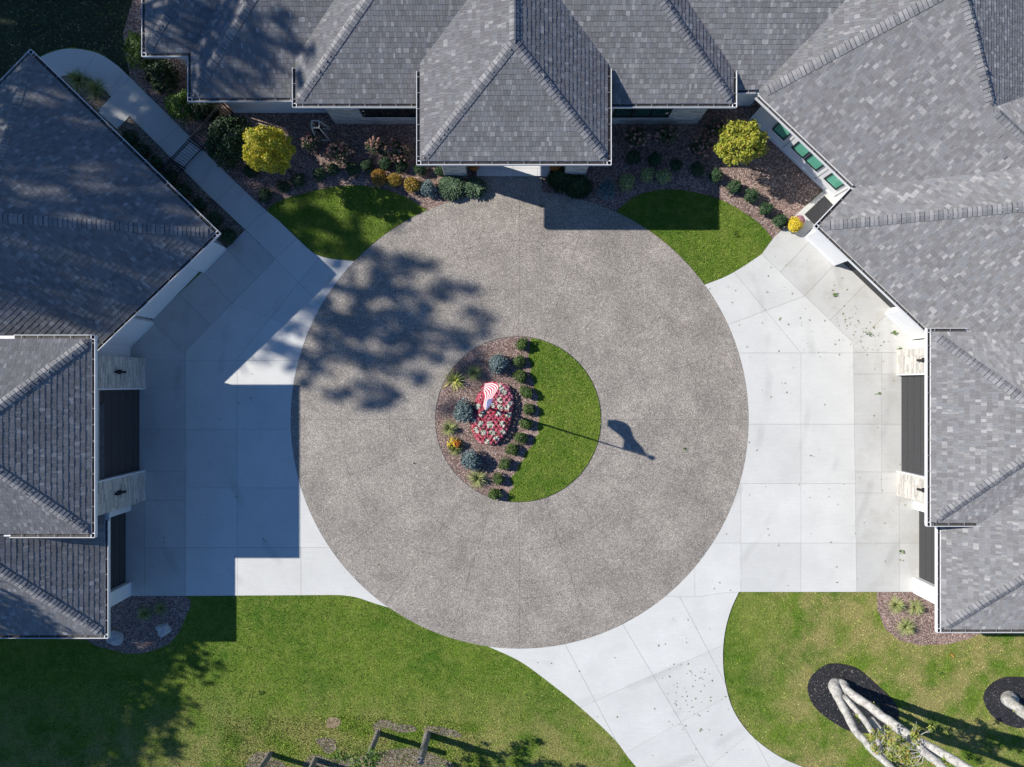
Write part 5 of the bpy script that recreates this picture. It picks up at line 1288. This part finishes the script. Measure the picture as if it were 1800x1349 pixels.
# leafy tree rising into view between the posts
lt_ = empty('leafy_tree', G(648, 1372, -0.03), 'bright green leafy small tree at the bottom edge between two posts', 'tree')
mb = MB(); mb.tube([(0, 0, 0), (0.1, 0.9, 1.6), (0.2, 1.7, 3.0), (0.3, 2.4, 4.4)], [0.06, 0.045, 0.03, 0.015], 8); mb.build('trunk', MAT_DBARK, lt_)
rr = random.Random(9); cl = []
for i in range(64):
    x, y = rr.uniform(588, 672), rr.uniform(1308, 1420)
    if y < 1349-(x-585)*0.42 and y < 1330: continue
    cl.append(I(x, y, 3.6+rr.uniform(-0.7, 1.0))-lt_.location)
V, F = leaf_clumps(cl, 40, 0.26, 0.065, 91); link('crown', mesh_np('crown', V, F, MAT_BRIGHT), lt_)
bt = empty('leafy_tree', G(705, 1395, -0.03), 'taller leafy tree just below the frame throwing leaf shadows beside the posts', 'tree')
mb = MB(); mb.tube([(0, 0, 0), (0.0, 1.0, 2.0), (0, 2.2, 3.6), (0, 3.0, 4.8)], [0.09, 0.07, 0.05, 0.02], 8); mb.build('trunk', MAT_DBARK, bt)
cl = [(rr.gauss(0, 0.8), rr.gauss(2.6, 0.55), 4.9+rr.gauss(0, 0.3)) for _ in range(40)]
V, F = leaf_clumps(cl, 40, 0.26, 0.07, 92); link('crown', mesh_np('crown', V, F, MAT_BRIGHT), bt)

# tall trees west of the plot: their shade falls on roofs, drive and lawns
def crown_mesh(seed, n_cl, rad, per, cr, size):
    rg = np.random.default_rng(seed); d = rg.normal(size=(n_cl, 3)); d /= np.linalg.norm(d, axis=1)[:, None]
    c = d*(rg.random(n_cl)**0.45)[:, None]*np.array(rad)
    Vs, Fs, off = [], [], 0
    for i in range(n_cl):
        s_ = cr*rg.uniform(0.5, 1.3); V, F = leafcloud(per, (s_*1.5, s_, s_*0.45), size, seed*53+i, 0.0, 0, (0, 0, 0), k=4); th_ = rg.uniform(-0.9, 0.6); ct, st_ = math.cos(th_), math.sin(th_); V = V@np.array([[ct, st_, 0], [-st_, ct, 0], [0, 0, 1]])+c[i]; Vs.append(V); Fs.append(F+off); off += len(V)
    return mesh_np('crown', np.concatenate(Vs), np.concatenate(Fs), MAT_TREELEAF)
CR_SPARSE = crown_mesh(3, 150, (4.2, 4.2, 3.4), 100, 0.46, 0.11)
CR_LIGHT = crown_mesh(6, 62, (3.9, 3.9, 3.0), 80, 0.42, 0.11)
CR_MID = crown_mesh(4, 52, (4.6, 4.6, 3.2), 150, 0.72, 0.13)
CR_DENSE = crown_mesh(5, 150, (5.2, 5.2, 3.0), 150, 0.95, 0.15)
def shade_tree(tx, ty, hz, z, me, label, sc=1.0, rot=0.0, mul=(1, 1)):
    """tx, ty: ground px where the crown's shadow centre falls on a surface at height hz"""
    o = 39.94*1.409*(z-hz); x, y = tx-SDX*o, ty+SDY*-1*0-(-SDY)*o*1.0
    e = empty('tall_tree', G(x, y, -0.03), label, 'tree', 'tall trees west of the house')
    mb = MB(); mb.tube([(0, 0, 0), (0.2, 0, z*0.4), (0, 0.1, z*0.8), (0, 0, z+1)], [0.35, 0.27, 0.18, 0.07], 10)
    r = random.Random(int(tx)+3)
    for i in range(10):
        a = r.uniform(0, 6.28); L = 3.2*sc; mb.tube([(0, 0, z*0.72+0.12*i), (math.cos(a)*L*0.5, math.sin(a)*L*0.5, z-0.3+0.1*i), (math.cos(a)*L, math.sin(a)*L, z+0.2*i-0.2)], [0.10, 0.07, 0.03], 6)
    mb.build('trunk', MAT_DBARK, e)
    c = link('crown', me, e, (0, 0, z)); c.rotation_euler.z = rot; c.scale = (sc*mul[0], sc*mul[1], sc)
    return e
shade_tree(664, 574, 0, 24, CR_SPARSE, 'tall tree whose dappled shadow lies on the left half of the round drive', 1.0, 0.4)
shade_tree(560, 395, 0, 21, CR_LIGHT, 'tall tree shading the small lawn left of the entrance', 0.75, 2.1)
shade_tree(170, 330, 4.5, 18, CR_MID, 'tall tree shading the diagonal garage roof', 0.78, 1.0)
shade_tree(60, 400, 4.5, 16, CR_MID, 'tall tree shading the left rim of the diagonal roof', 0.9, 3.0)
shade_tree(130, 210, 4.5, 17, CR_MID, 'tall tree shading the top corner of the diagonal roof', 0.7, 3.9)
shade_tree(185, 515, 4.5, 18, CR_MID, 'tall tree shading the lower slope of the diagonal roof', 0.5, 0.9)
def sky_block_tree(x, y, z, me, label, sc, rot):  # dense trees added out of view to cut sky light on roofs and lawn
    e = empty('tall_tree', G(x, y, -0.03), label, 'tree', 'tall trees west of the house')
    mb = MB(); mb.tube([(0, 0, 0), (0.1, 0, z*0.6), (0, 0, z+1)], [0.4, 0.3, 0.1], 10); mb.build('trunk', MAT_DBARK, e)
    c = link('crown', me, e, (0, 0, z)); c.rotation_euler.z = rot; c.scale = (sc, sc, sc*1.25)
sky_block_tree(-60, -330, 11, CR_DENSE, 'unseen broad dark tree added north of the shaded corner lawn to block sky light', 1.1, 4.0)
sky_block_tree(-420, 960, 10, CR_DENSE, 'unseen broad dark tree added west of the lower left lawn to block sky light', 1.0, 5.2)
shade_tree(100, 15, 0, 15, CR_DENSE, 'tall tree darkening the top left lawn', 0.85, 0.5)
shade_tree(190, -40, 0, 14, CR_DENSE, 'tall tree darkening the bed at the top left roof corner', 0.6, 2.5)
shade_tree(-10, 120, 0, 13, CR_DENSE, 'tall tree darkening the lawn beyond the garage corner', 0.9, 4.5)
shade_tree(262, 165, 0, 19, CR_SPARSE, 'tall tree shading the upper walkway and evergreen shrubs', 0.72, 5.5)
shade_tree(440, 120, 3.5, 18, CR_SPARSE, 'tall tree throwing soft shade on the stepped roofs at top left', 0.75, 2.6)
shade_tree(80, 1240, 0, 15, CR_DENSE, 'tall tree shading the lower left lawn', 0.85, 1.7)
shade_tree(40, 1285, 0, 15, CR_MID, 'tall tree shading the lawn under the left garage corner', 0.8, 4.1)
shade_tree(-20, 1340, 0, 14, CR_DENSE, 'tall tree darkening the bottom left corner', 0.8, 0.2)
shade_tree(60, 755, 5.5, 16, CR_SPARSE, 'tall tree dappling the left tower roof', 0.5, 2.2)

# ------------------------------------------------------------------ fallen leaves
def leaf_mesh(seed):
    r = random.Random(seed); V = [(0, 0, 0.012)]; n = 10
    for i in range(n):
        a = 6.283*i/n; q = 0.045*(1 if i % 2 == 0 else 0.55)*r.uniform(0.7, 1.2); V.append((math.cos(a)*q, math.sin(a)*q*0.6, 0.004+0.012*r.random()))
    return mesh_np('fallen_leaf', V, [(0, i+1, (i+1) % n+1) for i in range(n)], MAT_FALLEN)
LM_ = [leaf_mesh(i) for i in range(7)]
rr = random.Random(77)
zones = [('on the right concrete apron', 'leaves on the right apron', (1345, 440, 1598, 1035), 105, conc, lambda x, y: x > 1500 or y < 620), ('on the pale right driveway', 'leaves on the right driveway', (1230, 470, 1505, 1038), 55, conc, lambda x, y: x > CC[0]+RC*0.8),
         ('on the lower driveway', 'leaves on the lower driveway', (930, 1080, 1340, 1345), 85, [poly_p6], None), ('on the round drive', 'leaves on the round drive', (560, 380, 1290, 1110), 18, [arc(*CC, RC-4, 0, 358, 4)], lambda x, y: math.hypot(x-IC[0], y-IC[1]) > RI+5), ('on the left driveway', 'leaves on the left driveway', (235, 640, 520, 1040), 16, conc, None)]
for (where, grp, (x0, y0, x1, y1), n, polys, test) in zones:
    c = 0
    while c < n:
        if n > 80 and rr.random() < 0.55: x, y = (1520+rr.gauss(0, 28), 560+rr.gauss(0, 45)) if 'apron' in where else (1220+rr.gauss(0, 28), 1225+rr.gauss(0, 38))
        else: x, y = rr.uniform(x0, x1), rr.uniform(y0, y1)
        if test and not test(x, y): continue
        P = np.array([(x, y)])
        if not any(inpoly(P, q)[0] for q in polys): continue
        if 'apron' in where and (x > 1596 or x-y > 965): continue
        if 'apron' not in where and 'circle' not in where and 'round' not in where and math.hypot(x-CC[0], y-CC[1]) < RC: continue
        o = link('fallen_leaf', LM_[c % 7], None, G(x, y, 0.004)); o.rotation_euler.z = rr.uniform(0, 6.28); s_ = rr.uniform(0.6, 1.35); o.scale = (s_, s_, s_)
        tag(o, 'small fallen leaf lying %s' % where, 'leaf', grp); c += 1
# leafy sprigs blown from the trees
sp_m = {}
for i, (x, y, s_, l) in enumerate(((458, 1217, 1.0, 'green leaf cluster lying on the lower left lawn'), (1294, 413, 1.0, 'green sprig lying on the right lawn'), (1528, 588, 0.9, 'leafy twig on the apron near the right diagonal garage'), (1572, 585, 1.0, 'leafy twig beside the white pier of the right garage'), (1582, 613, 0.8, 'leaf tuft at the foot of the right stone pillar'), (1467, 518, 0.9, 'leafy twig on the apron below the mum pot'),
        (1585, 971, 1.0, 'leafy twig in front of the lower right garage door'), (1204, 790, 0.7, 'green sprig on the right half of the round drive'), (728, 815, 0.5, 'tiny green leaf tuft on the left half of the round drive'), (1545, 692, 0.6, 'small leaf tuft before the upper right garage door'), (953, 363, 0.6, 'green sprig in the portico shadow edge'), (1671, 1152, 0.9, 'curled brown leaf cluster on the lawn below the right roof'), (1654, 1184, 0.8, 'faint green weed tuft on the dry lawn'))):
    V, F = leafcloud(16, (0.22, 0.16, 0.03), 0.07, 300+i, 0.2, 0, (0, 0, 0.04)); o = link('leaf_sprig', mesh_np('leaf_sprig', V, F, MAT_BRIGHT if 'brown' not in l else MAT_ORANGE), None, G(x, y, 0.0)); o.scale = (s_*0.8,)*3; tag(o, l, 'sprig')
